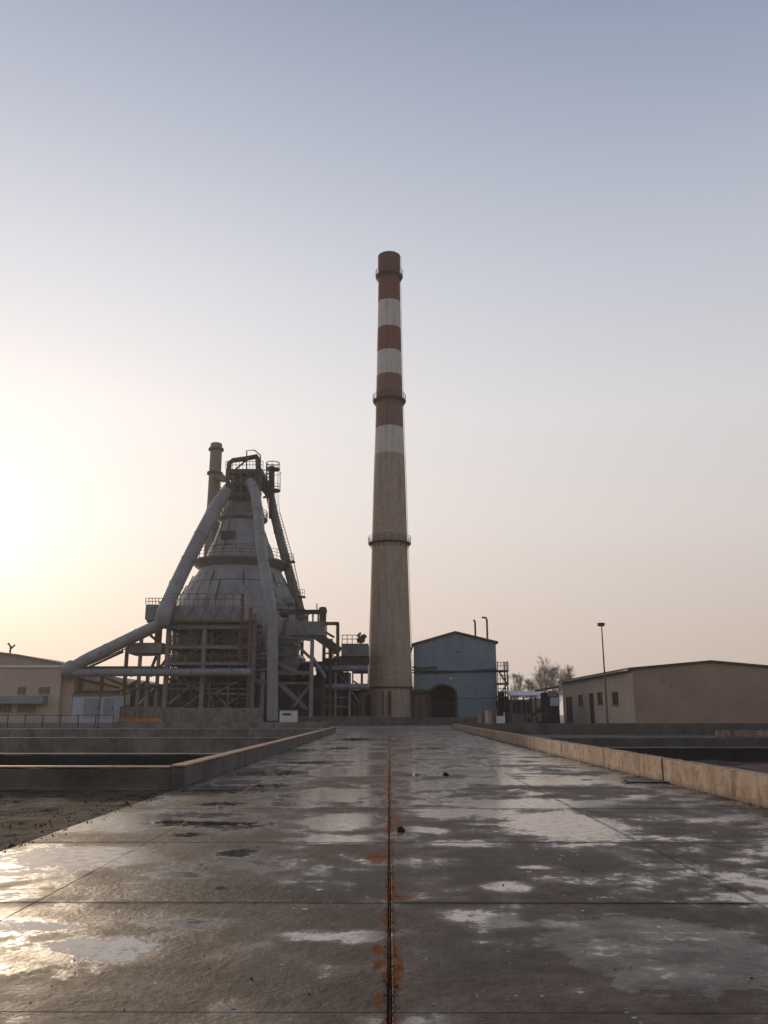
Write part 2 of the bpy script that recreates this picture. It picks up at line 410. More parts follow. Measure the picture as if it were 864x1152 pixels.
film = M_(nt, 'MULTIPLY', mr(nt, M_(nt, 'ADD', blobs([(765,1080,170,58,1), (60,1085,80,20,.7)], .7), M_(nt, 'MULTIPLY', nmix, 2.6)), .45, .6, 0, 1, True), mr(nt, nz2, .3, .65, .35, .8))
damp = M_(nt, 'MAXIMUM', damp, film)
wet = mr(nt, M_(nt, 'ADD', fld, M_(nt, 'MULTIPLY', nmix, 2.2)), .38, .64, 0, 1, True)
pool = mr(nt, M_(nt, 'ADD', M_(nt, 'ADD', poolf, M_(nt, 'MULTIPLY', nmix, 3.0)), M_(nt, 'MULTIPLY', M_(nt, 'SUBTRACT', nz3, .5), 2.2)), .5, .62, 0, 1, True)
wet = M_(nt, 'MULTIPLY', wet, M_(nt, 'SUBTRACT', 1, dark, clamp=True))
nz4 = noise(nt, pos, 32, 5, .75)
wet = M_(nt, 'MULTIPLY', wet, mr(nt, M_(nt, 'ADD', M_(nt, 'MULTIPLY', nz3, .6), M_(nt, 'MULTIPLY', nz4, .4)), .42, .5, .55, 1))
wv2 = nt.nodes.new('ShaderNodeVectorMath'); wv2.operation = 'SCALE'
nv2 = N(nt, 'ShaderNodeTexNoise', i={'Vector': pos, 'Scale': 9., 'Detail': 5, 'Roughness': .6}); nt.links.new(VM(nt, 'SUBTRACT', nv2.outputs['Color'], (.5,.5,.5)).outputs[0], wv2.inputs[0]); wv2.inputs['Scale'].default_value = .14
wp2 = VM(nt, 'ADD', pos, wv2.outputs[0]).outputs[0]
# rust along the centre strip, dirt along the joints
ax = M_(nt, 'ABSOLUTE', X)
rj_ = noise(nt, pos, 2.3, 8, .7)
rj_ = M_(nt, 'ADD', rj_, mr(nt, Yv, 5, 22, .015, .12))
rl = M_(nt, 'SUBTRACT', rj_, M_(nt, 'MULTIPLY', ax, 2.2))
rust = mr(nt, rl, .47, .5, 0, 1)
rfade = mr(nt, ax, .02, .3, 1, 0)
rust = M_(nt, 'MULTIPLY', rust, rfade)
spill = blobs([(445,1090,9,26,1), (424,966,14,7,1), (441,1000,6,14,.9), (447,1010,24,3,.8), (425,1068,8,6,1), (446,925,6,9,.8), (426,1085,8,7,1), (424,1125,6,10,.9), (437,868,5,5,.9), (442,902,6,3,.9), (436,888,5,4,.9), (437,1050,8,12,.7)], .3, wp2)
rust = M_(nt, 'MAXIMUM', rust, spill, clamp=True)
rust = M_(nt, 'MULTIPLY', rust, mr(nt, M_(nt, 'ADD', nz3, M_(nt, 'MULTIPLY', nz4, .3)), .52, .62, .15, 1))
joint = None
for yj in JY[2:14]:
    d = mr(nt, M_(nt, 'ABSOLUTE', M_(nt, 'SUBTRACT', Yj, yj)), .01, .07, 1, 0)
    joint = d if joint is None else M_(nt, 'MAXIMUM', joint, d)
for xj in (0., 3., -2.9):
    joint = M_(nt, 'MAXIMUM', joint, mr(nt, M_(nt, 'ABSOLUTE', M_(nt, 'SUBTRACT', Xj, xj)), .008, .05, 1 if xj >= 0 else .1, 0))
joint = M_(nt, 'MULTIPLY', joint, mr(nt, noise(nt, pos, 3, 5, .7), .35, .6, .25, .9))
c = mixc(nt, mr(nt, nz2, .35, .65), (.066,.047,.036), (.125,.095,.075))
c = mixc(nt, mr(nt, nz3, .45, .7, 0, .6), c, (.03,.025,.022))
rim = mr(nt, M_(nt, 'ABSOLUTE', M_(nt, 'SUBTRACT', film, .35)), .0, .3, .7, 0)
c = mixc(nt, M_(nt, 'MULTIPLY', film, .5), c, (.11,.092,.08))
c = mixc(nt, rim, c, (.028,.02,.016))
c = mixc(nt, wet, c, mixc(nt, nz3, (.09,.076,.066), (.18,.155,.135)))  # wet patches also paler: sky reflection partly put into the base colour
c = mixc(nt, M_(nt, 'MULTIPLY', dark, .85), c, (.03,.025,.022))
cv = N(nt, 'ShaderNodeTexVoronoi', feature='DISTANCE_TO_EDGE', i={'Vector': wp, 'Scale': .32}).outputs['Distance']
crack = M_(nt, 'MULTIPLY', mr(nt, cv, .0, .004, .8, 0), mr(nt, noise(nt, pos, .35, 3), .5, .58, 0, 1))
c = mixc(nt, crack, c, (.012,.009,.008))
c = mixc(nt, pool, c, (.018,.013,.01))
c = mixc(nt, mr(nt, noise(nt, pos, 55, 4, .7), .6, .68, 0, .7), c, (.02,.016,.014))
c = mixc(nt, joint, c, (.018,.014,.012))
c = mixc(nt, rust, c, mixc(nt, nz3, (.28,.075,.012), (.09,.026,.007)))
nt.links.new(c, bs.inputs['Base Color'])
r_ = mixf(nt, wet, mixf(nt, damp, mixf(nt, nz3, .5, .78), mixf(nt, film, mixf(nt, nz3, .28, .5), .2)), .12)
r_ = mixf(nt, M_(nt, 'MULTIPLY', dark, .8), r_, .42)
r_ = mixf(nt, pool, r_, .04)
r_ = mixf(nt, joint, r_, .8)
r_ = mixf(nt, M_(nt, 'MULTIPLY', rust, .8), r_, .4)
nt.links.new(r_, bs.inputs['Roughness'])
nt.links.new(mixf(nt, rust, mixf(nt, M_(nt, 'MAXIMUM', wet, pool), mixf(nt, M_(nt, 'MULTIPLY', damp, M_(nt, 'SUBTRACT', 1, dark)), mixf(nt, dark, 1.33, 1.25), 1.5), 2.0), 1.15), bs.inputs['IOR'])
nt.links.new(mixf(nt, rust, mixf(nt, M_(nt, 'MAXIMUM', M_(nt, 'MULTIPLY', damp, .7), M_(nt, 'MAXIMUM', wet, pool)), .22, .5), .1), bs.inputs['Specular IOR Level'])
hN = noise(nt, pos, 24, 10, .72)
hM = noise(nt, pos, 5, 6, .6, (1, .6, 1))
vor = N(nt, 'ShaderNodeTexVoronoi', feature='SMOOTH_F1', i={'Vector': wp, 'Scale': 17., 'Smoothness': .6}).outputs['Distance']
hh = M_(nt, 'ADD', M_(nt, 'MULTIPLY', vor, .3), M_(nt, 'ADD', M_(nt, 'MULTIPLY', hN, .6), hM), M_(nt, 'MULTIPLY', noise(nt, pos, 70, 4, .8), .25))
bmp = N(nt, 'ShaderNodeBump', i={'Distance': .02, 'Height': hh})
nt.links.new(mixf(nt, pool, mixf(nt, wet, mixf(nt, damp, .9, .5), .06), .02), bmp.inputs['Strength'])
nt.links.new(bmp.outputs[0], bs.inputs['Normal'])
MT['pave'] = m
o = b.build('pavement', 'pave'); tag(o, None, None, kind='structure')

# rusty steel strip in the centre joint
b = MB(); rr = random.Random(5)
y = 1.4; pts = []
while y < 60:
    L = rr.uniform(.25, .6) * (1 + y*.05)
    x = rr.uniform(-.003, .003); hgt = rr.uniform(-.004, .005)
    b.box(x - .006, x + .001, y, y + L*.96, -.03, -.004 + hgt); y += L
tag(b.build('expansion_strip', 'dirt'), 'rusty steel strip set in the centre joint of the wet concrete pavement', 'metal strip')
# crumbs of rust and grit beside the strip, small stones strewn on the slabs
def lump(b, c, r, rnd, n=6):
    vs = []; fs = []
    rows = 4
    for i in range(rows + 1):
        th = math.pi*i/rows
        for j in range(n):
            ph = 2*math.pi*j/n; k = r*rnd.uniform(.75, 1.2)
            vs.append((c[0] + k*math.sin(th)*math.cos(ph), c[1] + k*math.sin(th)*math.sin(ph), c[2] + k*.75*math.cos(th)))
    for i in range(rows):
        for j in range(n): fs.append((i*n+j, i*n+(j+1) % n, (i+1)*n+(j+1) % n, (i+1)*n+j))
    b.add(vs, fs)
b = MB()
for i in range(420):
    y = 3.2 + rr.random()**2*22
    lump(b, (rr.gauss(.012, .02), y, .004), rr.uniform(.003, .008), rr, 5)
tag(b.build('rust_crumbs', 'dirt'), 'crumbs of rust and grit along the centre joint', 'grit', kind='stuff')
b = MB()
for i in range(420):
    px, py = rr.uniform(560, 864), rr.gauss(985, 22)
    if rr.random() < .5: px, py = rr.uniform(30, 860), rr.uniform(870, 1140)
    if py < 860 or py > 1150: continue
    q = G(px, py)
    if XL < q.x < XR: lump(b, (q.x, q.y, .001), rr.uniform(.002, .005)*min(1.6, .5 + q.y*.1)*(1 + (rr.random() < .05)*1.2), rr, 5)
for i in range(900):
    y = 6 + rr.random()**1.6*60; x = XR - .02 - abs(rr.gauss(0, .09)) if rr.random() < .7 else XL + .02 + abs(rr.gauss(0, .08))
    lump(b, (x, y, .002), rr.uniform(.004, .013)*(1 + y*.02), rr, 5)
tag(b.build('grit', 'stone'), 'dark grit and pebbles strewn over the wet slabs', 'grit', kind='stuff')
def lumpy_thing(name, px, py, r, label, cat):
    q = G(px, py); t = thing(name, label, cat, (q.x, q.y, 0))
    b = MB(); rn = random.Random(int(px))
    lump(b, (q.x, q.y, r*.5), r, rn, 7); lump(b, (q.x + r*.8, q.y + .02, r*.25), r*.55, rn, 6)
    o = b.build(name, 'stone')
    col.objects.unlink(t); bpy.data.objects.remove(t)
    return tag(o, label, cat)
lumpy_thing('stone', 450, 936, .052, 'black lump of stone beside the rusty centre joint', 'stone')
lumpy_thing('stone', 501, 873, .075, 'black stone further out on the right-hand slab, alone', 'stone')
b = MB()
a = G(704, 881); a2 = G(741, 883)
b.box(a.x, XR - .01, a.y - .02, a.y + .5, .005, .03); b.box(a.x - .02, a.x + .05, a.y + .1, a.y + .4, .031, .06)
solid(tag(b.build('steel_plate', 'steel_dark'), 'flat dark steel plate lying on the slab against the right kerb wall', 'plate'), .004)

# ------------------------------------------------------------------ basin and kerb walls
def rough_wall(name, x0, x1, y0, y1, z0, z1, mat, label, cat='wall', group=None, cap=None, capc='basin_top', seg=.35, amp=.012):
    """a cast wall with slightly uneven edges; optional coping"""
    from mathutils import noise as mn
    bm = bmesh.new(); bmesh.ops.create_cube(bm, size=1)
    for v in bm.verts: v.co = ((x0 + x1)/2 + v.co.x*(x1 - x0), (y0 + y1)/2 + v.co.y*(y1 - y0), (z0 + z1)/2 + v.co.z*(z1 - z0))
    ax = 0 if (x1 - x0) > (y1 - y0) else 1; L = (x1 - x0, y1 - y0)[ax]
    n = max(1, min(170, int(L/seg)))
    for k in range(1, n):
        p = [0, 0, 0]; p[ax] = (x0, y0)[ax] + L*k/n; nn = [0, 0, 0]; nn[ax] = 1
        bmesh.ops.bisect_plane(bm, geom=bm.verts[:] + bm.edges[:] + bm.faces[:], plane_co=p, plane_no=nn)
    for v in bm.verts:
        q = v.co.copy()
        v.co += Vector((mn.noise(q*1.7), mn.noise(q*1.7 + Vector((9,1,2))), mn.noise(q*2.3 + Vector((3,7,5)))))*amp
    me = bpy.data.meshes.new(name); bm.to_mesh(me); bm.free(); me.materials.append(MT[mat])
    o = bpy.data.objects.new(name, me); col.objects.link(o); solid(o, .012)
    if cap:
        t = thing(name, label, cat, ((x0 + x1)/2, y0, 0), group); o.name = 'wall_body'; o.parent = t; bpy_parent_inv(o, t)
        cb = MB(); cb.box(x0 - .02, x1 + .02, y0 - .02, y1 + .02, z1 + .003 + amp, z1 + cap)
        c_ = cb.build('coping', capc, t); solid(c_, .01); return t
    return tag(o, label, cat, group)
ksegs = [(1.0, 19.62, 'nearest, rust-streaked length of the right concrete kerb wall, in front of the black gap'),
         (19.74, 25, 'short length of right kerb wall just beyond the black gap'),
         (25.03, 34, 'second length of right kerb wall beyond the black gap, with brown stains'),
         (34.03, 38.8, 'third length of right kerb wall beyond the black gap, a short one'),
         (38.83, 45.6, 'fourth length of right kerb wall beyond the black gap'),
         (45.63, 84, 'farthest, longest length of the right kerb wall, by the yard')]
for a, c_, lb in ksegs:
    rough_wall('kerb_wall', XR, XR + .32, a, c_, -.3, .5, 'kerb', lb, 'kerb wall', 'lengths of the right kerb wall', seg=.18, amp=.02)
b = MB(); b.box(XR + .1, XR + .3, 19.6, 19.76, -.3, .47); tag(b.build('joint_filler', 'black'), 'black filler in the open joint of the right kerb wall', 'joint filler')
rough_wall('kerb_wall', XL - .28, XL, Y18 - .02, 70, -.3, .38, 'basin', 'long low concrete kerb wall along the left side of the pavement with rusty coping', 'kerb wall', cap=.06)
rough_wall('basin_wall', -60, XL - .29, Y18, Y18 + .3, -.7, .36, 'basin', 'nearest cross wall of the left basin, dark stained with rusty top edge', 'basin wall', cap=.05)
rough_wall('basin_wall', -60, XL - .3, 23.4, 23.7, -.7, .39, 'black', 'second cross wall of the left basin, dark with a pale top edge', 'basin wall', cap=.05, capc='block')  # wall face near black: shade inside the basin is painted into it
rough_wall('basin_wall', -60, XL - .3, 39, 39.3, -.7, .38, 'block', 'third cross wall of the left basin, pale and tall', 'basin wall', cap=.05, capc='block')
rough_wall('basin_wall', -60, XL - .3, Y62, Y62 + .3, -.7, .38, 'block', 'farthest cross wall of the left basin, in front of the yard railing', 'basin wall', cap=.05, capc='block')
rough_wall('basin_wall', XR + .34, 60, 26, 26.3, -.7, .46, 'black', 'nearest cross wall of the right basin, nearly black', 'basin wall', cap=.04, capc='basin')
rough_wall('basin_wall', XR + .34, 60, 40, 40.3, -.7, .4, 'basin', 'middle cross wall of the right basin, grey and dark stained', 'basin wall')
q = P(807, 822, 55)
rough_wall('basin_wall', q.x, 60, 55, 55.4, -.7, q.z, 'kerb', 'short orange-brown cross wall at the right edge of the right basin', 'basin wall')
rough_wall('basin_wall', XR + .36, 60, Y90, Y90 + .35, -.7, .5, 'basin', 'farthest long wall of the right basin, in front of the long brown building', 'basin wall')

# ------------------------------------------------------------------ chimney
CY = 130.0; cc = P(438.6, 803, CY)
cx0 = cc.x
prof_px = [(809, 26), (776, 25.7), (740, 24), (700, 22.6), (650, 21), (610, 19.9), (540, 17.9), (477, 15.6), (420, 14.2), (365, 13), (320, 12.2), (306, 12.1), (300, 12.6), (289, 12.6)]
def zc(py): return P(438.6, py, CY).z
prof = [(hw*S(438, py, CY), max(0, zc(py)) if py < 806 else 0) for py, hw in prof_px]
HC = prof[-1][1]
m, nt, bs, pos, ob = newmat('banded_brickwork')
so_ = N(nt, 'ShaderNodeSeparateXYZ', i={0: pos})
dx = M_(nt, 'SUBTRACT', so_.outputs[0], cx0); dy = M_(nt, 'SUBTRACT', so_.outputs[1], CY)
an = M_(nt, 'MULTIPLY', M_(nt, 'ARCTAN2', dy, dx), 3.0)
uv = N(nt, 'ShaderNodeCombineXYZ', i={0: an, 1: so_.outputs[2], 2: 0.})
br = N(nt, 'ShaderNodeTexBrick', i={'Vector': uv.outputs[0], 'Scale': 1.0, 'Mortar Size': .02, 'Brick Width': .5, 'Row Height': .2, 'Color1': (.5,.385,.285,1), 'Color2': (.35,.26,.19,1), 'Mortar': (.4,.34,.28,1), 'Bias': 0., 'Mortar Smooth': .3})
bnz = mr(nt, noise(nt, uv.outputs[0], 1.1, 8, .75, (1, 1.6, 1)), .35, .68)
cb = mixc(nt, M_(nt, 'MULTIPLY', bnz, .6), br.outputs['Color'], (.42,.325,.25))
cb = mixc(nt, mr(nt, noise(nt, uv.outputs[0], .5, 8, .7, (1,.3,1)), .52, .72, 0, .45), cb, (.12,.09,.07))
zz = M_(nt, 'ADD', so_.outputs[2], M_(nt, 'MULTIPLY', M_(nt, 'SUBTRACT', noise(nt, pos, 1.5, 4), .5), .25))
rp = nt.nodes.new('ShaderNodeValToRGB'); rp.color_ramp.interpolation = 'CONSTANT'; nt.links.new(M_(nt, 'DIVIDE', zz, HC), rp.inputs[0])
zcb = lambda py: P(438.6, py, CY - 2.2).z
bands = [(0, (.42,.32,.24)), (zcb(510)/HC, (.62,.59,.54)), (zcb(478)/HC, (.2,.1,.08)), (zcb(419.5)/HC, (.62,.59,.55)), (zcb(392.5)/HC, (.19,.045,.036)), (zcb(365)/HC, (.62,.59,.55)), (zcb(336)/HC, (.18,.04,.032)), (zcb(297)/HC, (.12,.05,.042))]
els = rp.color_ramp.elements
while len(els) < len(bands): els.new(.5)
for e, (p_, c_) in zip(els, bands): e.position = min(1, p_); e.color = c_ + (1,)
painted = M_(nt, 'GREATER_THAN', zz, zcb(510))
peel = mr(nt, noise(nt, uv.outputs[0], 1.5, 9, .75), .5, .68, .96, .68)
pc = mixc(nt, .35, rp.outputs[0], cb)
c = mixc(nt, M_(nt, 'MULTIPLY', painted, peel), cb, rp.outputs[0])
streak = mr(nt, noise(nt, uv.outputs[0], 1.0, 6, .7, (1.6, .09, 1)), .5, .72, 0, .5)
c = mixc(nt, streak, c, (.08,.06,.05))
nt.links.new(c, bs.inputs['Base Color']); bs.inputs['Roughness'].default_value = .85
b_ = N(nt, 'ShaderNodeBump', i={'Strength': .6, 'Distance': .05, 'Height': br.outputs['Fac']}); b_.invert = True
b2 = N(nt, 'ShaderNodeBump', i={'Strength': .6, 'Distance': .1, 'Height': bnz, 'Normal': b_.outputs[0]})
nt.links.new(b2.outputs[0], bs.inputs['Normal'])
MT['chim'] = m
ch = thing('chimney', 'tall tapering brick chimney with red and white painted bands near its top', 'chimney', (cx0, CY, 0))
b = MB(); pf = []
for i in range(len(prof) - 1):
    (r0, z0), (r1, z1) = prof[i], prof[i+1]; k = max(1, int((z1 - z0)/2))
    pf += [(r0 + (r1 - r0)*t/k, z0 + (z1 - z0)*t/k) for t in range(k)]
pf += [prof[-1], (prof[-1][0] - .35, prof[-1][1] + .02), (prof[-1][0] - .4, prof[-1][1] - 3)]
b.lathe((cx0, CY), pf, 64); b.build('shaft', MT['chim'], ch, True)
def rad_at(z):
    for i in range(len(prof) - 1):
        if prof[i][1] <= z <= prof[i+1][1]:
            t = (z - prof[i][1])/(prof[i+1][1] - prof[i][1]); return prof[i][0] + (prof[i+1][0] - prof[i][0])*t
    return prof[-1][0]
for py, ext, mt in ((312, .5, 'steel_dark'), (452, .55, 'steel_dark'), (612, .6, 'steel_brown')):
    z = zc(py); r = rad_at(z)
    b = MB(); b.lathe((cx0, CY), [(r, z - .25), (r + ext, z), (r + ext, z + .1), (r - .02, z + .1)], 40, False)
    for k in range(20):
        a = 2*math.pi*k/20; b.bar((cx0 + math.cos(a)*r*.99, CY + math.sin(a)*r*.99, z - .8), (cx0 + math.cos(a)*(r + ext - .05), CY + math.sin(a)*(r + ext - .05), z - .05), .08)
    g_ = b.build('gallery', mt, ch)
    b = MB()
    for hgt in (.4, .75, 1.1): b.ring((cx0, CY, z + hgt), r + ext - .04, .035)
    for k in range(20):
        a = 2*math.pi*k/20 + .1; x, y = cx0 + math.cos(a)*(r + ext - .04), CY + math.sin(a)*(r + ext - .04); b.bar((x, y, z), (x, y, z + 1.1), .06)
    b.build('railing', mt, g_)
z = zc(774); r = rad_at(z)
b = MB(); b.lathe((cx0, CY), [(r, z - .15), (r + .12, z - .15), (r + .12, z + .15), (r, z + .15)], 64, False); b.build('hoop', 'steel_dark', ch)
for py in ():
    z = zc(py); r = rad_at(z); b = MB(); b.lathe((cx0, CY), [(r, z-.04), (r + .03, z-.04), (r + .03, z+.04), (r, z+.04)], 64, False); b.build('hoop', 'steel_brown', ch)
b = MB(); r = rad_at(2.)
b.bar(P(438.5, 777, CY - r - .12), Vector((P(438.5, 777, CY - r - .12).x, CY - r - .16, 0)), .42, .25); b.build('drain_pipe', 'steel_dark', ch)
b = MB(); q = P(431, 777, CY - r - .05); b.bar(q, (q.x, q.y, 0), .16, .1); b.build('cable_duct', 'steel_brown', ch)
b = MB()     # rung ladder up the back right side
pl = []
for z in [x*1.0 for x in range(3, int(HC) + 1)]:
    r = rad_at(z) + .15; a = R(-8); pl.append(Vector((cx0 + math.cos(a)*r, CY + math.sin(a)*r, z)))
for p_, q_ in zip(pl[:-1], pl[1:]):
    for o_ in (-.25, .25): b.bar(p_ + Vector((0, o_, 0)), q_ + Vector((0, o_, 0)), .05)
    for k in range(3): t = p_.lerp(q_, k/3); b.bar(t + Vector((0, -.25, 0)), t + Vector((0, .25, 0)), .03)
b.build('ladder', 'steel_dark', ch)
for k in range(6):
    b = MB(); a = 2*math.pi*k/6; r = prof[-1][0] - .15; b.bar((cx0 + math.cos(a)*r, CY + math.sin(a)*r, HC), (cx0 + math.cos(a)*r, CY + math.sin(a)*r, HC + .25), .05)
    b.build('lightning_rod', 'steel_dark', ch)

# ------------------------------------------------------------------ blast furnace
FY = 128.0; fx = P(268, 700, FY).x
def zf(py, Y=FY): return P(268, py, Y).z
sF = S(268, 700, FY)
bf = thing('blast_furnace', 'grey bell-shaped blast furnace wrapped in big sloping pipes and galleries', 'blast furnace', (fx, FY, 0))
def prof_f(lst): return [(hw*sF, max(0, zf(py))) for py, hw in lst]
b = MB(); b.lathe((fx, FY), prof_f([(755, 62), (742, 68), (715, 72), (700, 71.3), (684, 67.5), (669, 61), (661, 56.5), (660, 55), (650, 50), (640, 44.5), (632, 42), (630, 42), (629, 39), (618, 35), (612, 32.5), (611, 31.5), (598, 27), (597, 26), (588, 25), (586, 25), (578, 25), (577, 23), (570, 23), (569, 19), (563, 17), (556, 13), (548, 12)]), 64)
b.build('shell', 'shell', bf, True)
b = MB(); b.lathe((fx, FY), prof_f([(812, 55), (756, 55)]), 48)
for k in range(14):
    a = 2*math.pi*k/14; r = 57*sF; b.tube([(fx + math.cos(a)*r, FY + math.sin(a)*r, 0), (fx + math.cos(a)*r, FY + math.sin(a)*r, zf(757))], .35, 8)
b.build('hearth', 'shell_low', bf)
b = MB(); b.ring((fx, FY, zf(742)), 73*sF, .55, 56); b.build('bustle_pipe', 'pipe', bf, True)
rg = random.Random(31)
for k in range(30):
    a = rg.uniform(math.pi, 2*math.pi); r0_ = 73.5*sF; zt = zf(rg.uniform(690, 735)); zb_ = zf(rg.uniform(745, 775)); b = MB()
    x_, y_ = fx + math.cos(a)*r0_, FY + math.sin(a)*r0_
    b.tube([(x_, y_, zb_), (x_, y_, zt), (fx + math.cos(a + .08)*71*sF, FY + math.sin(a + .08)*71*sF, zt + .3)], rg.uniform(.07, .16), 6); b.build('cooling_pipe', rg.choice(['steel', 'steel_brown', 'steel_dark']), bf)
for k in range(9):
    a = rg.uniform(math.pi*1.05, math.pi*1.95); b = MB(); p0, p1 = rg.choice([((625, 38.5), (590, 26)), ((700, 72), (650, 50.5)), ((684, 68.5), (661, 57))])
    b.tube([(fx + math.cos(a)*(p0[1]*sF + .15), FY + math.sin(a)*(p0[1]*sF + .15), zf(p0[0])), (fx + math.cos(a)*(p1[1]*sF + .2), FY + math.sin(a)*(p1[1]*sF + .2), zf(p1[0]))], .1, 6); b.build('cooling_pipe', 'steel_dark', bf)
def gallery(py, rin, rout, under, h=1.2, mt='steel', start=0):
    z = zf(py); b = MB()
    b.lathe((fx, FY), [(rin*sF, zf(under)), (rout*sF, z - .25), (rout*sF, z), (rin*sF, z)], 56, False)
    g_ = b.build('gallery', mt, bf, True)
    b = MB()
    for q in (.4, .8, 1.2): b.ring((fx, FY, z + h*q/1.2), rout*sF - .08, .04)
    for k in range(32):
        a = 2*math.pi*k/32; x, y = fx + math.cos(a)*(rout*sF - .08), FY + math.sin(a)*(rout*sF - .08); b.bar((x, y, z), (x, y, z + h), .07)
    b.build('railing', 'steel_brown', g_); return g_
gallery(584, 23, 29, 590); gallery(634, 42, 55, 646, 1.5); gallery(563, 12, 21, 566, 1.0)
for py in (602, 618, 660, 690):      # weld seams
    b = MB(); z = zf(py); rr_ = {602: 28, 618: 35, 660: 56, 690: 69}[py]*sF; b.ring((fx, FY, z), rr_, .06, 56); b.build('seam', 'steel', bf)
def on_shell(px, py, r):     # point on the front of the shell
    x = P(px, py, FY - r).x; return x
r0 = 30*sF; x_ = P(257, 603, FY - r0)
b = MB(); b.box(x_.x - 1.1, x_.x + 1.15, FY - r0 - .55, FY - r0 + 1.5, P(257, 606, FY - r0).z, P(257, 598, FY - r0).z); b.build('hatch_box', 'steel_dark', bf)
b = MB(); b.box(x_.x - .3, x_.x + 1.4, FY - r0 - .7, FY - r0 + 1.5, P(257, 614, FY - r0).z, P(257, 612, FY - r0).z); b.build('bracket', 'steel_dark', bf)
for k in range(26):                      # stiffening ribs down the dome and the upper cone
    a = 2*math.pi*k/26; b = MB()
    for (p0, r0_), (p1, r1_) in (((650, 50.3), (660, 55.3)), ((661, 56.8), (669, 61.3)), ((669, 61.3), (684, 67.8)), ((684, 67.8), (700, 71.6))):
        b.bar((fx + math.cos(a)*r0_*sF, FY + math.sin(a)*r0_*sF, zf(p0)), (fx + math.cos(a)*r1_*sF, FY + math.sin(a)*r1_*sF, zf(p1)), .07)
    b.build('rib', 'shell', bf)
# windows and nozzles on the dome
for px, py in ((208, 686), (241, 683), (315, 682), (325, 676)):
    r = 66*sF; q = P(px, py, FY); d = abs(q.x - fx); yy = FY - math.sqrt(max(.1, r*r - d*d)); q = P(px, py, yy)
    b = MB(); b.box(q.x - .7, q.x + .7, yy - .5, yy + 2.5, q.z - .45, q.z + .45); b.build('cooling_box', 'steel', bf)
# downcomer pipes
def pipe(name, pts, rpx, mat='pipe', parent=None, rings=(), n=16):
    """pts: (px, py, Y)"""
    w_ = [P(*p_) for p_ in pts]
    # smooth with a Catmull-Rom pass
    out = []
    for i in range(len(w_) - 1):
        p0, p1, p2, p3 = w_[max(0, i-1)], w_[i], w_[i+1], w_[min(len(w_)-1, i+2)]
        for k in range(6):
            t = k/6; out.append(.5*((2*p1) + (p2 - p0)*t + (2*p0 - 5*p1 + 4*p2 - p3)*t*t + (3*p1 - p0 - 3*p2 + p3)*t**3))
    out.append(w_[-1])
    r = rpx*S(pts[0][0], pts[0][1], pts[0][2])
    b = MB(); b.tube(out, r, n)
    o = b.build(name, mat, parent, True)
    if rings != 0:
        acc = 0
        for a, c_ in zip(out[:-1], out[1:]):
            acc += (c_ - a).length
            if acc > 4.5:
                acc = 0; d = (c_ - a).normalized(); b = MB(); b.tube([a - d*.06, a + d*.06], r + .07, n); b.build('flange', mat, o)
    return o
pipe('uptake_pipe', [(268, 545, 127), (258, 552, 125), (247, 564, 123), (235, 585, 121), (221, 612, 119), (203, 648, 117), (190, 676, 112.5), (184.5, 690, 110.2), (183, 700, 110.4)], 7.2, 'pipe', bf)
pipe('uptake_pipe', [(278, 548, 126), (282, 543, 124), (287, 556, 122), (290, 575, 120), (293, 610, 117), (298, 645, 114.5), (303, 675, 112.5), (306, 710, 112), (306.5, 750, 112), (306.5, 811, 112)], 5.4, 'pipe', bf)
pipe('uptake_pipe', [(296, 548, 130), (303, 556, 131), (308, 578, 131), (313, 598, 130), (322, 632, 129), (332, 668, 127), (340, 696, 126), (344, 720, 126)], 5.0, 'steel', bf)
pipe('uptake_pipe', [(258, 548, 131), (250, 560, 134), (244, 590, 137), (240, 625, 139), (235, 660, 140)], 6.0, 'steel', bf)
# top frame
tf = MB(); Yt0, Yt1 = 124.0, 131.0
def fb(b, a, c_, w_, Ya=Yt0, Yb=None, ib=False):
    Yb = Ya if Yb is None else Yb
    (b.ibeam if ib else b.bar)(P(a[0], a[1], Ya), P(c_[0], c_[1], Yb), w_)
frm = MB()
for Yq in (Yt0, 127.5, Yt1):
    for x_ in (256, 263, 271, 280, 288, 293): fb(frm, (x_, 532), (x_ + (268 - x_)*.12, 562), .55 if x_ in (256, 293) else .4, Yq)
    fb(frm, (256, 545), (293, 545), .4, Yq); fb(frm, (256, 532), (271, 546), .3, Yq); fb(frm, (271, 546), (280, 532), .25, Yq); fb(frm, (280, 532), (293, 548), .3, Yq); fb(frm, (254, 556), (294, 556), .6, Yq)
for px in (256, 293):
    for py in (545, 556): fb(frm, (px, py), (px, py), .3, Yt0, Yt1)
frm.build('top_frame', 'steel_dark', bf)
b = MB(); b.pbox(254, 527.5, 295, 532.5, Yt0 - .3, 8.2); dk = b.build('top_deck', 'steel_dark', bf)
b = MB()
for Yq in (Yt0 - .2, Yt1 + .5):
    for yy in (519, 523): fb(b, (254, yy), (296, yy), .07, Yq)
    for k in range(12): fb(b, (254 + 42*k/11, 519), (254 + 42*k/11, 528), .07, Yq)
for xx in (254, 296):
    for yy in (519, 523): b.bar(P(xx, yy, Yt0 - .2), P(xx, yy, Yt1 + .5), .07)
b.build('railing', 'steel_dark', dk)
b = MB()
for Yq in (126, 129):
    b.tube([P(257.5, 529, Yq), P(258, 521, Yq), P(262, 518, Yq), P(276, 516, Yq), P(289, 513.5, Yq), P(290, 516, Yq), P(290.5, 529, Yq)], .42, 8)
    fb(b, (264, 529), (278, 517), .22, Yq)
b.build('bleeder_pipe', 'steel_dark', bf, True)
b = MB()
for Yq in (125, 127):
    b.tube([P(277.5, 528, Yq), P(277.5, 507, Yq), P(286, 506.3, Yq), P(293, 512, Yq), P(293, 526, Yq), P(297, 532, Yq)], .1, 6)
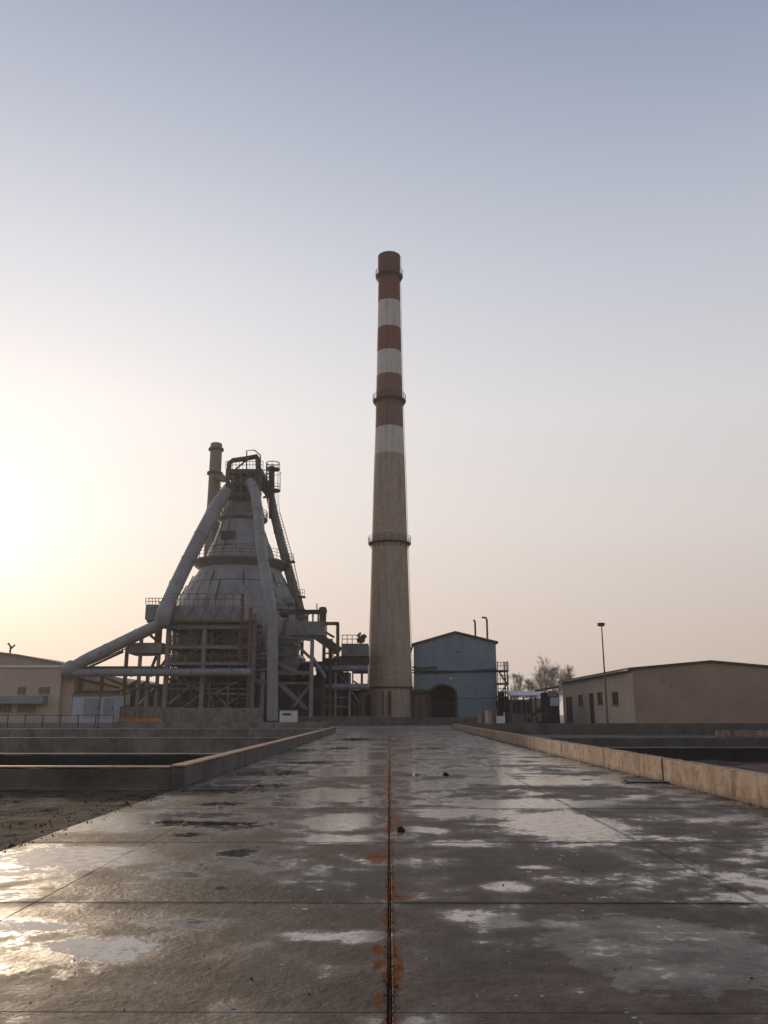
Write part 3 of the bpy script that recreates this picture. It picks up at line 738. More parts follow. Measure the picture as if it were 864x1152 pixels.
for py in (511, 516): b.bar(P(278, py, 125), P(278, py, 127), .08)
b.tube([P(289, 524, 126), P(291, 521, 126)], .4, 8)
b.build('hoist_frame', 'steel_dark', bf)
b = MB()    # clutter on the top deck: valves and boxes
rt = random.Random(11)
for k in range(16):
    px = rt.uniform(258, 292); py = rt.uniform(534, 556); q = P(px, py, rt.uniform(125, 130))
    if rt.random() < .5: lump(b, q, rt.uniform(.3, .75), rt, 8)
    else: b.tube([q, q + Vector((rt.uniform(-1.5, 1.5), rt.uniform(-1, 1), rt.uniform(-.8, 1.4)))], rt.uniform(.12, .35), 8)
b.lathe((fx, FY), [(1.9, zf(556)), (1.7, zf(552)), (1.0, zf(546)), (.9, zf(534))], 20)
b.build('charging_valves', 'steel_dark', bf)
# vent mast with two round platforms on the right of the top
mst = MB(); mst.tube([P(305.5, 525, 130), P(305.5, 583, 130)], .5, 10); ms = mst.build('vent_mast', 'steel_dark', bf)
for py, hw in ((528, 8.5), (552, 9)):
    z = P(307, py, 130).z; x = P(307, py, 130).x; b = MB(); b.lathe((x, 130), [(.2, z - .3), (hw*sF, z - .1), (hw*sF, z + .1), (.2, z + .1)], 16)
    g_ = b.build('round_platform', 'steel_dark', ms); b = MB()
    for h in (.5, 1.0, 3 if py == 552 else 1.1): b.ring((x, 130, z + h), hw*sF - .05, .04, 16)
    for k in range(8): a = 2*math.pi*k/8; b.bar((x + math.cos(a)*hw*sF*.97, 130 + math.sin(a)*hw*sF*.97, z), (x + math.cos(a)*hw*sF*.97, 130 + math.sin(a)*hw*sF*.97, z + (3.2 if py == 552 else 1.1)), .06)
    b.build('railing', 'steel_dark', g_)
b = MB()
for k in range(6): fb(b, (292, 530 + k*4.5), (303, 528 + k*4.5), .16, 127, 129)
fb(b, (293, 535), (304, 553), .25, 128); fb(b, (300, 522), (300, 560), .14, 127); fb(b, (296, 560), (308, 555), .3, 128)
b.build('access_frame', 'steel_dark', bf)
# caged ladder down the right pipe
def ladder(b, A, B, wd, rail=.05, step=.35):
    A, B = Vector(A), Vector(B); d = B - A; L = d.length; d.normalize()
    side = d.cross(Vector((0, 1, 0))).normalized()
    for s_ in (-1, 1): b.bar(A + side*wd/2*s_, B + side*wd/2*s_, rail)
    k = 0
    while k*step < L: q = A + d*k*step; b.bar(q - side*wd/2, q + side*wd/2, rail*.7); k += 1
b = MB(); ladder(b, P(310, 556, 128), P(312, 578, 128), .8); ladder(b, P(312, 578, 128), P(327, 631, 127), .9, .08, .5); ladder(b, P(327, 631, 127), P(341, 697, 125), .9, .08, .5)
b.build('ladder', 'steel_brown', bf)
for px, py in ((327, 631), (339, 671)):
    b = MB(); b.pbox(px - 3, py - .6, px + 4, py + .6, 126, 1.5)
    g_ = b.build('landing', 'steel_dark', bf); b = MB()
    for yy in (-8, -4): fb(b, (px - 2, py + yy), (px + 3.5, py + yy), .06, 126)
    for xx in (-2, 1, 3.5): fb(b, (px + xx, py - 8), (px + xx, py), .06, 126)
    b.build('railing', 'steel_dark', g_)

# ------------------------------------------------------------------ steel stack behind furnace
st = P(237.5, 620, 140); sS = S(238, 560, 140)
sk_ = thing('steel_stack', 'slim brown steel stack standing behind the blast furnace', 'stack', (st.x, 140, 0))
def zs(py): return P(238, py, 140).z
b = MB(); b.lathe((st.x, 140), [(9*sS, 0), (8.2*sS, zs(640)), (7*sS, zs(560)), (6.6*sS, zs(510)), (6.6*sS, zs(500)), (5.6*sS, zs(499)), (5.5*sS, zs(505))], 32); b.build('pipe', 'stack', sk_, True)
for py, hw in ((506, 8.6), (533, 9), (597, 10)):
    b = MB(); z = zs(py); b.lathe((st.x, 140), [(5*sS, z - .25), (hw*sS, z - .15), (hw*sS, z + .2), (5*sS, z + .25)], 24); b.build('flange', 'steel_brown', sk_)
b = MB(); b.tube([P(243, 537, 139.5), P(250, 538, 137), P(256, 541, 133)], [.7, .7, .35], 10)
b.bar(P(245, 545, 138), P(256, 556, 131), .12); b.build('cross_duct', 'steel_brown', sk_)

# ------------------------------------------------------------------ support frame in front of the furnace
Yf = 113.0
sf = thing('gantry', 'storeyed grey steel frame with beams and columns in front of the blast furnace', 'steel frame', (P(235, 800, Yf).x, Yf, 0))
for px in (187.5, 228.5, 285):
    b = MB(); top = {187.5: 672, 228.5: 672, 285: 690}[px]
    q = P(px, 750, Yf)
    b.ibeam((q.x, Yf, 0), (q.x, Yf, P(px, top, Yf).z), .55); c0 = b.build('column', 'steel', sf)
    b = MB(); b.ibeam((q.x, Yf + 7, 0), (q.x, Yf + 7, P(px, top + 6, Yf).z), .5); b.build('column', 'steel_brown', sf)
q = P(270, 750, Yf); b = MB(); b.ibeam((q.x, Yf - .2, P(270, 742, Yf).z), (q.x, Yf - .2, P(270, 668, Yf).z), .4); b.build('column', 'steel_brown', sf)
q = P(280, 750, Yf - 1); b = MB(); b.bar((q.x, Yf - 1, 0), (q.x, Yf - 1, P(280, 684, Yf - 1).z), .35); b.build('column', 'steel_brown', sf)
for py, h in ((705.5, .55), (728, .45), (746.5, .4)):
    b = MB(); a, c_ = P(187, py, Yf), P(281, py, Yf)
    b.ibeam(a + Vector((0, -.3, 0)), Vector((c_.x, Yf - .3, a.z)), .3, h); b.build('beam', 'steel', sf)
    b = MB()
    for px in (187.5, 228.5, 285): q = P(px, py, Yf); b.bar((q.x, Yf, a.z), (q.x, Yf + 12, a.z), .3, .4)
    b.bar((a.x, Yf + 7, a.z), (c_.x, Yf + 7, a.z), .3, .4); b.build('cross_beam', 'steel_brown', sf)
for py in (728, 746.5, 762):
    z = P(235, py, Yf).z; b = MB(); b.box(P(188, 750, Yf).x, P(283, 750, Yf).x, Yf + .2, Yf + 9, z + .25, z + .33); fl = b.build('floor_grating', 'steel_dark', sf)
    b = MB()
    for hh_ in (.6, 1.1): b.bar((P(189, 750, Yf).x, Yf + .4, z + hh_ + .3), (P(283, 750, Yf).x, Yf + .4, z + hh_ + .3), .06)
    for k in range(26): x = P(189 + 94*k/25, 750, Yf).x; b.bar((x, Yf + .4, z + .3), (x, Yf + .4, z + 1.4), .05)
    b.build('railing', 'steel_brown', fl)
# parapet deck at 680-697
b = MB(); b.pbox(163.5, 680, 193, 697, Yf - 1.5, 5); b.build('platform_box', 'steel', sf)
b = MB(); b.pbox(193.2, 681, 272, 697, Yf - .8, .12); pr = b.build('parapet', 'steel', sf)
b = MB(); b.pbox(165, 697.5, 286, 700, Yf - 1, 9); b.build('top_floor', 'steel_brown', sf)
b = MB()
for yy in (673, 676.5): fb(b, (164, yy), (193, yy), .08, Yf - 1.4)
for k in range(9): fb(b, (164 + 29*k/8, 673), (164 + 29*k/8, 680), .08, Yf - 1.4)
for yy in (668, 674): fb(b, (190, yy), (272, yy), .08, Yf - .8)
for k in range(9): fb(b, (193 + 79*k/8, 668), (193 + 79*k/8, 681), .09, Yf - .8)
b.build('railing', 'steel_brown', sf)
b = MB()
rt = random.Random(4)
for k in range(5): fb(b, (193 + 15.6*k, 697), (193 + 15.6*(k + .5), 682), .12, Yf - .95); fb(b, (193 + 15.6*(k + .5), 682), (193 + 15.6*(k + 1), 697), .12, Yf - .95)
b.build('truss_lattice', 'steel', sf)
for (a, c_) in (((240, 781), (276, 762)), ((188, 758), (226, 778)), ((205, 762), (226, 776)), ((190, 792), (226, 760)), ((231, 760), (240, 795)), ((262, 757), (300, 768)), ((229, 780), (283, 781))):
    b = MB(); fb(b, a, c_, .28, Yf + 1, Yf + 2); b.build('brace', 'steel', sf)
b = MB(); zzs = [(276, 742), (264+10, 728)]
ladder(b, P(273, 728, Yf - 1), P(277, 700, Yf - 1), 1.3, .09, .45); ladder(b, P(276, 745, Yf - 1), P(273, 729, Yf - 1), 1.3, .09, .45); ladder(b, P(275.5, 700, Yf - 1), P(275.5, 684, Yf - 1), 1.1, .08, .45)
b.build('ladder', 'steel_brown', sf)
for k in range(9):
    px = 195 + 10.5*k; b = MB(); q = P(px, 750, Yf + 1.2); b.bar((q.x, Yf + 1.2, 0), (q.x, Yf + 1.2, P(px, rt.choice([705, 728, 746]), Yf).z), .16); b.build('stanchion', rt.choice(['steel', 'steel_brown', 'steel_dark']), sf)
for py in (716, 737, 769, 775, 790):
    b = MB(); a_, c2_ = P(188, py, Yf + 1.6), P(282, py, Yf + 1.6); c2_.z = a_.z; b.bar(a_, c2_, .16); b.build('rail_beam', 'steel' if py % 2 else 'steel_brown', sf)
for a_, c2_ in (((190, 746), (226, 729)), ((230, 728), (262, 707)), ((240, 746), (270, 729)), ((195, 727), (224, 707)), ((200, 800), (226, 781)), ((246, 800), (270, 782)), ((262, 800), (243, 782))):
    b = MB(); fb(b, a_, c2_, .16, Yf + 1.4); b.build('brace', 'steel', sf)
# secondary kit on the floors: drums, pipes and boxes
for k in range(26):
    px = rt.uniform(192, 280); lv = rt.choice([728, 746.5, 762, 800]); Yk = Yf + rt.uniform(2.5, 8); q = P(px, lv, Yf); z = max(0, q.z + .35) if lv < 790 else 0
    b = MB(); hgt = rt.uniform(.8, 2.0); r = rt.uniform(.3, .8)
    if rt.random() < .5: b.tube([(q.x, Yk, z), (q.x, Yk, z + hgt)], r, 12); b.tube([(q.x, Yk, z + hgt), (q.x + rt.uniform(-2, 2), Yk, z + hgt + .4)], .12, 6); nm = 'drum'
    else: b.box(q.x - r, q.x + r, Yk, Yk + 1, z, z + hgt); b.box(q.x - r*.7, q.x + r*.7, Yk + .1, Yk + .8, z + hgt + .003, z + hgt + .2); nm = 'equipment_box'
    b.build(nm, rt.choice(['steel_brown', 'steel_dark', 'steel', 'shell_low']), sf)
for k in range(12):
    px = rt.uniform(190, 275); py = rt.choice([735, 740, 752, 768, 774, 786]); q = P(px, py, Yf); L = rt.uniform(3, 9)
    b = MB(); Yk = Yf + rt.uniform(1.5, 6); b.tube([(q.x, Yk, q.z), (q.x + L, Yk, q.z), (q.x + L, Yk, q.z - 1.6)], rt.uniform(.08, .25), 8); b.build('small_pipe', rt.choice(['steel_brown', 'steel', 'steel_dark']), sf)

# cast house: dark sheet wall below the furnace
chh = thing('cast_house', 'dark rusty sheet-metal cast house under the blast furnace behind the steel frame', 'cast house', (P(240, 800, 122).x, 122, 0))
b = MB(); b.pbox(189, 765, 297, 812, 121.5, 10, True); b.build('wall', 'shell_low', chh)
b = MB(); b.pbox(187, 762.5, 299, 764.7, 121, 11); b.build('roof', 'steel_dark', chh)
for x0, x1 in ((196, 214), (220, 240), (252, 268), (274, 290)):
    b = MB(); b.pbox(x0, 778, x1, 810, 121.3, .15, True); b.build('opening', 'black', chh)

# ------------------------------------------------------------------ dust main and trestle on the left
dm = thing('gas_main', 'large grey gas pipe running down left from the furnace platform to the ground pipe', 'pipeline', (P(110, 750, 112).x, 112, 0))
o = pipe('sloped_pipe', [(186, 697.5, 110.7), (177, 703.5, 111), (150, 716.5, 111.7), (120, 731, 112), (97, 742, 112), (80, 752, 112)], 6.8, 'pipe', dm)
b = MB(); q = P(79.5, 753, 111.9); b.lathe((q.x, q.y), [(max(.02, 1.2*math.sin(math.pi*k/12)), q.z - 1.2*math.cos(math.pi*k/12)) for k in range(13)], 24); b.build('elbow', 'pipe', dm, True)
b = MB(); a, c_ = P(80, 757, 111.5), P(283, 754.5, 111.5); c_.z = a.z + .1; b.tube([a, c_], .5, 14); o = b.build('level_pipe', 'steel_blue', dm, True)
for k in range(1, 9): b = MB(); q = a.lerp(c_, k/9); b.tube([q, q + Vector((.12, 0, 0))], .6, 14); b.build('flange', 'steel', o)
tr = thing('trestle', 'steel trestle of posts, braces and a small conveyor under the gas pipe', 'trestle', (P(130, 800, 114).x, 114, 0))
Yp = 114.0
for px, top in ((90, 762), (113.5, 752), (139.5, 728), (155, 717), (176, 706), (165, 757)):
    b = MB(); q = P(px, 780, Yp); b.ibeam((q.x, Yp, 0), (q.x, Yp, P(px, top, Yp).z), .42); b.build('post', 'steel_brown' if px < 150 else 'steel', tr)
for a, c_, w_ in (((85, 751), (190, 751), .35), ((140, 776), (187, 772), .25), ((68, 779), (135, 779), .5)):
    b = MB(); fb(b, a, c_, w_, Yp - .3, ib=True); b.build('beam', 'steel_brown', tr)
for a, c_ in (((138, 783), (166, 766)), ((155, 768), (184, 793)), ((155, 795), (176, 772)), ((97, 752), (139, 733)), ((156, 765), (135, 778)), ((85, 763), (112, 770)), ((90, 764), (135, 774)), ((166, 763), (176, 738)), ((118, 762), (150, 775)), ((176, 757), (187, 742)), ((161, 708), (178, 722))):
    b = MB(); fb(b, a, c_, .3, Yp + .3, Yp + 1.5); b.build('brace', 'steel_brown', tr)
b = MB()
A, B = P(100, 748, Yp - .5), P(141, 730, Yp - .5)
for z in (0, .9): b.bar(A + Vector((0, 0, z)), B + Vector((0, 0, z)), .14)
for k in range(11): p_ = A.lerp(B, k/11); q = A.lerp(B, (k + 1)/11); b.bar(p_, q + Vector((0, 0, .9)), .07); b.bar(p_, p_ + Vector((0, 0, .9)), .07)
b.build('conveyor', 'steel_brown', tr)
b = MB(); b.pbox(143, 723, 182, 734.5, Yp - 1, 3); bx = b.build('hopper', 'steel', tr)
b = MB(); q0, q1 = P(143, 734.5, Yp), P(182, 734.5, Yp); zb = P(150, 737.5, Yp).z
b.add([(q0.x, Yp - 1, q0.z - .01), (q1.x, Yp - 1, q0.z - .01), (q1.x, Yp + 2, q0.z - .01), (q0.x, Yp + 2, q0.z - .01), (q0.x + 1, Yp, zb), (q1.x - 1.5, Yp, zb), (q1.x - 1.5, Yp + 1, zb), (q0.x + 1, Yp + 1, zb)], [(0,1,5,4),(1,2,6,5),(2,3,7,6),(3,0,4,7),(4,5,6,7)])
b.build('chute', 'steel', bx)
b = MB()
for k in range(10): fb(b, (150 + 4*k, 712 + 0*k), (150 + 4*k, 712.5), .1, Yp)
b = MB(); b.pbox(174, 707, 178, 727, Yp - .5, .3); b.build('hanger', 'steel_dark', tr)
# masonry pier under the elbow
pr_ = thing('pipe_pier', 'beige masonry pier under the lower end of the gas pipe', 'pier', (P(76, 800, 113).x, 113, 0))
b = MB(); xa, xb = P(66, 780, 113).x, P(82, 780, 113).x; xt0, xt1 = P(70, 755, 113).x, P(84, 755, 113).x; zt = P(76, 758, 113).z
b.add([(xa,113,0),(xb,113,0),(xb,117,0),(xa,117,0),(xt0,113,zt),(xt1,113,zt),(xt1,117,zt),(xt0,117,zt)], [(0,3,2,1),(4,5,6,7),(0,1,5,4),(1,2,6,5),(2,3,7,6),(3,0,4,7)])
b.build('shaft', 'beige', pr_); b = MB(); b.box(xt0 - .2, xt1 + .2, 112.8, 117.2, zt + .003, zt + .3); b.build('cap', 'block', pr_)
# tan vaulted shed glimpsed behind the trestle
vs = thing('vaulted_shed', 'low tan vaulted roof seen behind the trestle under the gas pipe', 'shed', (P(130, 800, 150).x, 150, 0))
b = MB(); x0, x1 = P(96, 780, 150).x, P(152, 780, 150).x; ze, zt = P(130, 775, 150).z, P(130, 761, 150).z
poly = [(x0, 0)] + [(x0 + (x1 - x0)*k/16, ze + (zt - ze)*math.sin(math.pi*k/16)) for k in range(17)] + [(x1, 0)]
b.prism(poly, 150, 175); b.build('vault', 'tan', vs)
for k in range(3):
    b = MB(); x = x0 + (x1 - x0)*(.2 + .25*k); b.box(x, x + 2.6, 149.95, 150.1, 0, 3); b.build('door', 'steel_dark', vs)

# ------------------------------------------------------------------ right kit: platform, drum, process frame
pf_ = thing('platform_gantry', 'steel frame with grey box platform and hoist wheel between furnace and chimney', 'steel frame', (P(340, 800, 116).x, 116, 0))
Yr = 116.0
b = MB(); b.pbox(322, 699, 365, 714.5, Yr, 5); b.build('platform_box', 'steel', pf_)
b = MB(); fb(b, (319, 688.5), (361, 688.5), .6, Yr + 1, ib=True)
for px in (324, 340, 346, 352, 358): fb(b, (px, 688), (px, 699), .22, Yr + 1)
fb(b, (341, 697), (349, 689), .2, Yr + 1); fb(b, (356.5, 679), (356.5, 690), .14, Yr + 1)
hb = b.build('hoist_beam', 'steel_dark', pf_)
b = MB(); q = P(363, 690, Yr + 1.2)
b.tube([(q.x, Yr + .9, q.z + .3), (q.x, Yr + 1.4, q.z + .3)], [.62, .62], 20); b.box(q.x - .45, q.x + .5, Yr + 1, Yr + 1.5, P(363, 699, Yr).z, P(363, 682, Yr).z); b.build('hoist_wheel', 'steel_dark', hb)
b = MB(); lump(b, P(321, 690, Yr + 1), .8, rt, 9); b.build('counterweight', 'steel_dark', hb)
for px, top in ((350.5, 718), (296, 756)):
    b = MB(); q = P(px, 760, Yr - 1); b.ibeam((q.x, Yr - 1, 0), (q.x, Yr - 1, P(px, top, Yr - 1).z), .5); b.build('column', 'steel_blue', pf_)
for px in (330, 364, 372):
    b = MB(); q = P(px, 760, Yr + 4); b.ibeam((q.x, Yr + 4, 0), (q.x, Yr + 4, P(px, 716, Yr).z), .45); b.build('column', 'steel_dark', pf_)
for a, c_, w_ in (((311, 715), (352, 720), .4), ((289, 768.5), (352, 768.5), .3), ((310, 756.5), (352, 757), .45), ((311, 745), (350, 745), .2)):
    b = MB(); fb(b, a, c_, w_, Yr - 1.2, ib=True); b.build('beam', 'steel', pf_)
for a, c_ in (((321, 713), (349, 740)), ((314, 770), (342, 797)), ((312, 746), (343, 760)), ((293, 762), (304, 772)), ((316, 768), (346, 798)), ((330, 795), (349, 770)), ((352, 740), (366, 762))):
    b = MB(); fb(b, a, c_, .34, Yr - 1, Yr); b.build('brace', 'steel', pf_)
b = MB(); fb(b, (364, 701.5), (381, 701.5), .45, Yr); fb(b, (380, 701), (380, 742), .45, Yr); fb(b, (366, 711), (376, 717), .3, Yr); fb(b, (364, 735), (380, 735), .2, Yr); fb(b, (364, 741), (380, 741), .2, Yr); fb(b, (364, 728), (380, 728), .14, Yr)
for k in range(4): fb(b, (365 + k*5, 728), (365 + k*5, 742), .12, Yr)
b.build('side_portal', 'steel_brown', pf_)
b = MB(); A0 = P(352, 712, Yr + 1); B0 = P(382, 733, Yr + 1); b.bar(A0, B0, 1.6, 1.2); b.build('chute', 'steel_dark', pf_)
b = MB(); q = P(325, 735, 119); r = 10*S(325, 735, 119)
b.lathe((q.x, 119), [(r, P(325, 760, 119).z), (r, P(325, 719, 119).z), (r*.6, P(325, 716.3, 119).z)], 24); b.build('drum', 'steel', pf_, True)
for k in range(3): b = MB(); b.ring((q.x, 119, P(325, 726 + 12*k, 119).z), r + .02, .06, 24); b.build('drum_band', 'steel_dark', pf_)
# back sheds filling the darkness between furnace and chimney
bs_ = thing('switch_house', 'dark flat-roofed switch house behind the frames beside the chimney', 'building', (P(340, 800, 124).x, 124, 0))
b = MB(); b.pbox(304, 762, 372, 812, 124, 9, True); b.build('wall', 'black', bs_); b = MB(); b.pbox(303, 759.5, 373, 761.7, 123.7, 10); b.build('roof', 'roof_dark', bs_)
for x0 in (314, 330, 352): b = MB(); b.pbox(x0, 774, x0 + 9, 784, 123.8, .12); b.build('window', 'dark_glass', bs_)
pr2 = thing('pipe_rack', 'low steel process frame with pipes and a tank, left of the chimney base', 'steel frame', (P(390, 800, 121).x, 121, 0))
Yq = 121.0
b = MB(); b.pbox(384, 724, 414, 738, Yq + 2, 5); tk = b.build('tank', 'steel', pr2)
b = MB(); b.pbox(382, 738.3, 415, 746, Yq + 2.5, 4); b.build('tank_support', 'steel_dark', pr2)
b = MB()
for yy in (714.5, 719): fb(b, (385, yy), (408, yy), .1, Yq + 2.2)
for k in range(5): fb(b, (385 + k*5.6, 714.5), (385 + k*5.6, 724), .1, Yq + 2.2)
b.build('railing', 'steel_brown', tk)
b = MB(); q = P(406, 720, Yq + 3); lump(b, q, .7, rt, 8); lump(b, P(409, 716, Yq + 3), .45, rt, 8); b.tube([q, P(403, 714, Yq + 3), P(406, 712, Yq + 3)], .2, 6); b.build('valve', 'steel_dark', tk)
for yy, r_, x0 in ((752, .42, 355), (772.5, .42, 366)):
    b = MB(); a = P(x0, yy, Yq - .5); b.tube([a, (P(414, yy, Yq - .5).x, Yq - .5, a.z)], r_, 12); b.build('pipe', 'steel_blue', pr2, True)
b = MB(); a = P(356, 748, Yq); b.tube([a, (P(413, yy, Yq).x, Yq, a.z)], .2, 8); b.build('pipe', 'steel_dark', pr2)
for px, top in ((365, 750), (377.5, 745), (393.5, 757), (407, 745), (384, 745)):
    b = MB(); q = P(px, 780, Yq); b.ibeam((q.x, Yq, 0), (q.x, Yq, P(px, top, Yq).z), .32); b.build('column', 'steel_dark' if px in (384, 407) else 'steel_blue', pr2)
for yy in (784.5, 795):
    b = MB(); fb(b, (364, yy), (394, yy), .16, Yq - .2); b.build('beam', 'steel', pr2)
for a, c_ in (((379, 756), (392, 771)), ((394, 776), (404, 790)), ((366, 786), (377, 796)), ((397, 766), (413, 776))):
    b = MB(); fb(b, a, c_, .22, Yq, Yq + 1); b.build('brace', 'steel', pr2)
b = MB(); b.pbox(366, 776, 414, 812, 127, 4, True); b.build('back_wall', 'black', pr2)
for k in range(10):
    px = rt.uniform(366, 408); q = P(px, 790, 123); b = MB(); hgt = rt.uniform(1.5, 5); b.tube([(q.x, 123, 0), (q.x, 123, hgt), (q.x + rt.uniform(-1.5, 1.5), 123, hgt + .4)], rt.uniform(.1, .4), 8); b.build('riser', rt.choice(['steel_dark', 'steel_brown']), pr2)

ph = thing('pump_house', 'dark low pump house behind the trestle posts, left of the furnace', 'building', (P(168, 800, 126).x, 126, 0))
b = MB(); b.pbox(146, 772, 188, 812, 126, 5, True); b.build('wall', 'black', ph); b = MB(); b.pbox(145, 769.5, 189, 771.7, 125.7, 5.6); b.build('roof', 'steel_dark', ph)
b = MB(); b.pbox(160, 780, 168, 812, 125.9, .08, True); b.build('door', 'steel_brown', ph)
b = MB(); b.pbox(353, 744, 381, 750, Yr + 5, 3); b.build('duct_box', 'steel_dark', pf_)
b = MB(); b.pbox(311, 744, 348, 762, 121.5, 3); b.build('filter_box', 'black', pf_)
for k in range(14):
    px = rt.uniform(354, 398); q = P(px, rt.uniform(742, 766), 124); b = MB(); L = rt.uniform(1, 3); b.box(q.x, q.x + L*.8, 124, 125, q.z - L*.35, q.z + L*.35); b.tube([(q.x, 124.5, q.z), (q.x, 124.5, 0)], .1, 6); b.build('valve_box', 'steel_dark', pr2)

# small white concrete box
bx = thing('concrete_box', 'small whitish concrete box with a black slot, near the foot of the front pipe', 'box', (P(324, 811, 104).x, 104, 0))
b = MB(); b.pbox(314.5, 799.5, 333.5, 815, 104, 1.5, True); solid(b.build('body', 'white', bx), .04)
b = MB(); b.pbox(318, 802.3, 327.5, 804.7, 103.95, .1); b.build('slot', 'black', bx)
b = MB(); b.pbox(313.7, 798.3, 334.3, 799.3, 103.9, 1.7); b.build('lid', 'block', bx)

# ------------------------------------------------------------------ low walls at the back of the yard
def wallthing(name, x0, y0, x1, Y, d, mat, label, cat='wall', cap=None):
    a, c_ = P(x0, 806, Y).x, P(x1, 806, Y).x; z = P((x0 + x1)/2, y0, Y).z
    return rough_wall(name, a, c_, Y, Y + d, -.02, z, mat, label, cat, None, cap, seg=1.5, amp=.02)
wallthing('concrete_wall', 183, 797.5, 293.5, 100, .6, 'block', 'long grey concrete block wall in front of the furnace frame', cap=.12)
wallthing('low_wall', 336, 807, 463, 114, .5, 'basin', 'low concrete wall in front of the process frame and chimney', cap=.1)
wallthing('low_wall', 464, 807, 537, 114.5, .5, 'basin', 'low concrete wall in front of the blue building')
wallthing('plinth', -40, 812.5, 372, 93, .4, 'block', 'long pale plinth across the yard behind the left basin')
pn = thing('panel_fence', 'grey panel fence with an orange rail, left of the concrete block wall', 'fence', (P(159, 806, 99).x, 99, 0))
b = MB(); b.pbox(135, 795, 182.5, 807, 99, .12)
b.build('panel', 'block', pn)
b = MB(); b.pbox(134, 807.6, 182.5, 812, 98.8, .3); b.build('rail', 'orange', pn)
for k in range(6): b = MB(); b.pbox(135 + 9.2*k, 794, 136.2 + 9.2*k, 815, 98.85, .14, True); b.build('post', 'steel', pn)

# pale blue cabinet
cb_ = thing('utility_cabinet', 'pale blue-grey metal cabinet with darker doors behind the yard railing', 'cabinet', (P(105, 806, 97).x, 97, 0))
b = MB(); b.pbox(81, 783, 129, 817, 97, 3, True); b.build('body', 'cabinet', cb_)
for x0, x1 in ((94, 111), (116, 128)): b = MB(); b.pbox(x0, 785.5, x1, 808, 96.9, .09); d_ = b.build('door', 'cabinet_dark', cb_); b = MB(); b.pbox(x1 - 2, 795, x1 - 1.4, 799, 96.8, .09); b.build('handle', 'steel_dark', d_)
b = MB(); b.pbox(80, 781.3, 130, 782.7, 96.8, 3.4); b.build('roof', 'steel', cb_)
# yard railing
Yy = 92.0; ra = P(-30, 804.7, Yy); rb = P(128, 804.7, Yy); zt = ra.z
rl = thing('yard_railing', 'long steel railing of thin upright bars at the far left of the yard', 'railing', (rb.x, Yy, 0))
for z in (zt, .3): b = MB(); b.bar((ra.x, Yy, z), (rb.x, Yy, z), .07); b.build('rail', 'steel_brown', rl)
b = MB(); b.bar((rb.x, Yy, .05), (rb.x, Yy, zt), .05); bal0 = b.build('baluster', 'cabinet', rl)
nb = 92
for k in range(1, nb): copypart(bal0, rl, ((ra.x - rb.x)*k/nb, 0, 0))
b = MB(); b.bar((rb.x, Yy - .05, 0), (rb.x, Yy - .05, zt + .1), .1); p0_ = b.build('post', 'steel_brown', rl)
for k in range(1, 8): copypart(p0_, rl, ((ra.x - rb.x)*k/8, 0, 0))
pp = thing('slim_pole', 'slim dark pole standing in front of the pale blue cabinet', 'pole', (P(112, 819, 91).x, 91, 0))
q = P(112.5, 790, 91); b = MB(); b.tube([(q.x, 91, 0), (q.x, 91, P(112, 762, 91).z)], .07, 8); b.build('shaft', 'steel_dark', pp); b = MB(); b.tube([(q.x, 91, 0), (q.x, 91, .15)], .18, 8); b.build('foot', 'steel_dark', pp)

# ------------------------------------------------------------------ left beige building and the roof behind
Yb = 112.0
lb = thing('beige_building', 'flat-roofed beige building with two small windows at the far left', 'building', (P(40, 800, Yb).x, Yb, 0))
xa = P(-60, 780, Yb).x; xt = P(68.8, 749, Yb).x; xb = P(64.8, 805, Yb).x; zt = P(30, 751, Yb).z
b = MB(); b.add([(xa,Yb,0),(xb,Yb,0),(xb,Yb+14,0),(xa,Yb+14,0),(xa,Yb,zt),(xb,Yb,zt),(xb,Yb+14,zt),(xa,Yb+14,zt)], [(0,3,2,1),(4,5,6,7),(0,1,5,4),(1,2,6,5),(2,3,7,6),(3,0,4,7)])
b.build('wall', 'beige', lb)
b = MB(); b.box(xa, xb + .35, Yb - .25, Yb + 14.2, zt + .003, zt + .3); b.build('parapet', 'white', lb)
b = MB(); b.pbox(-60, 783, 48, 791.5, Yb - 1.6, 1.58); b.build('canopy', 'cabinet_dark', lb)
for x0, x1, y0, y1, mt in ((20, 29, 773, 781, 'brown_glass'), (43.5, 56, 773, 781, 'brown_glass'), (-8, 13, 793, 801.5, 'brown_glass'), (19.5, 40, 793, 801.5, 'brown_glass')):
    b = MB(); b.pbox(x0, y0, x1, y1, Yb - .04, .2); w_ = b.build('window', mt, lb)
    b = MB(); b.pbox(x0 - .6, y0 - .8, x1 + .6, y0 - .1, Yb - .12, .3); b.pbox(x0 - .6, y1 + .1, x1 + .6, y1 + .8, Yb - .16, .3)
    b.pbox((x0+x1)/2 - .25, y0, (x0+x1)/2 + .25, y1, Yb - .1, .05); b.build('frame', 'beige', w_)
bh = thing('broad_hall', 'broad hall with a low curved tan roof behind the beige building', 'building', (P(0, 800, 140).x, 140, 0))
x0, x1 = P(-90, 780, 140).x, P(76, 780, 140).x; poly = [(x0, 0)]
for px, py in ((-90, 748), (-50, 741), (-20, 736), (0, 735.5), (20, 738), (40, 742), (65, 746.5), (76, 749)): q = P(px, py, 140); poly.append((q.x, q.z))
poly.append((x1, 0)); b = MB(); b.prism(poly, 140, 165); b.build('wall', 'tan', bh)
b = MB()
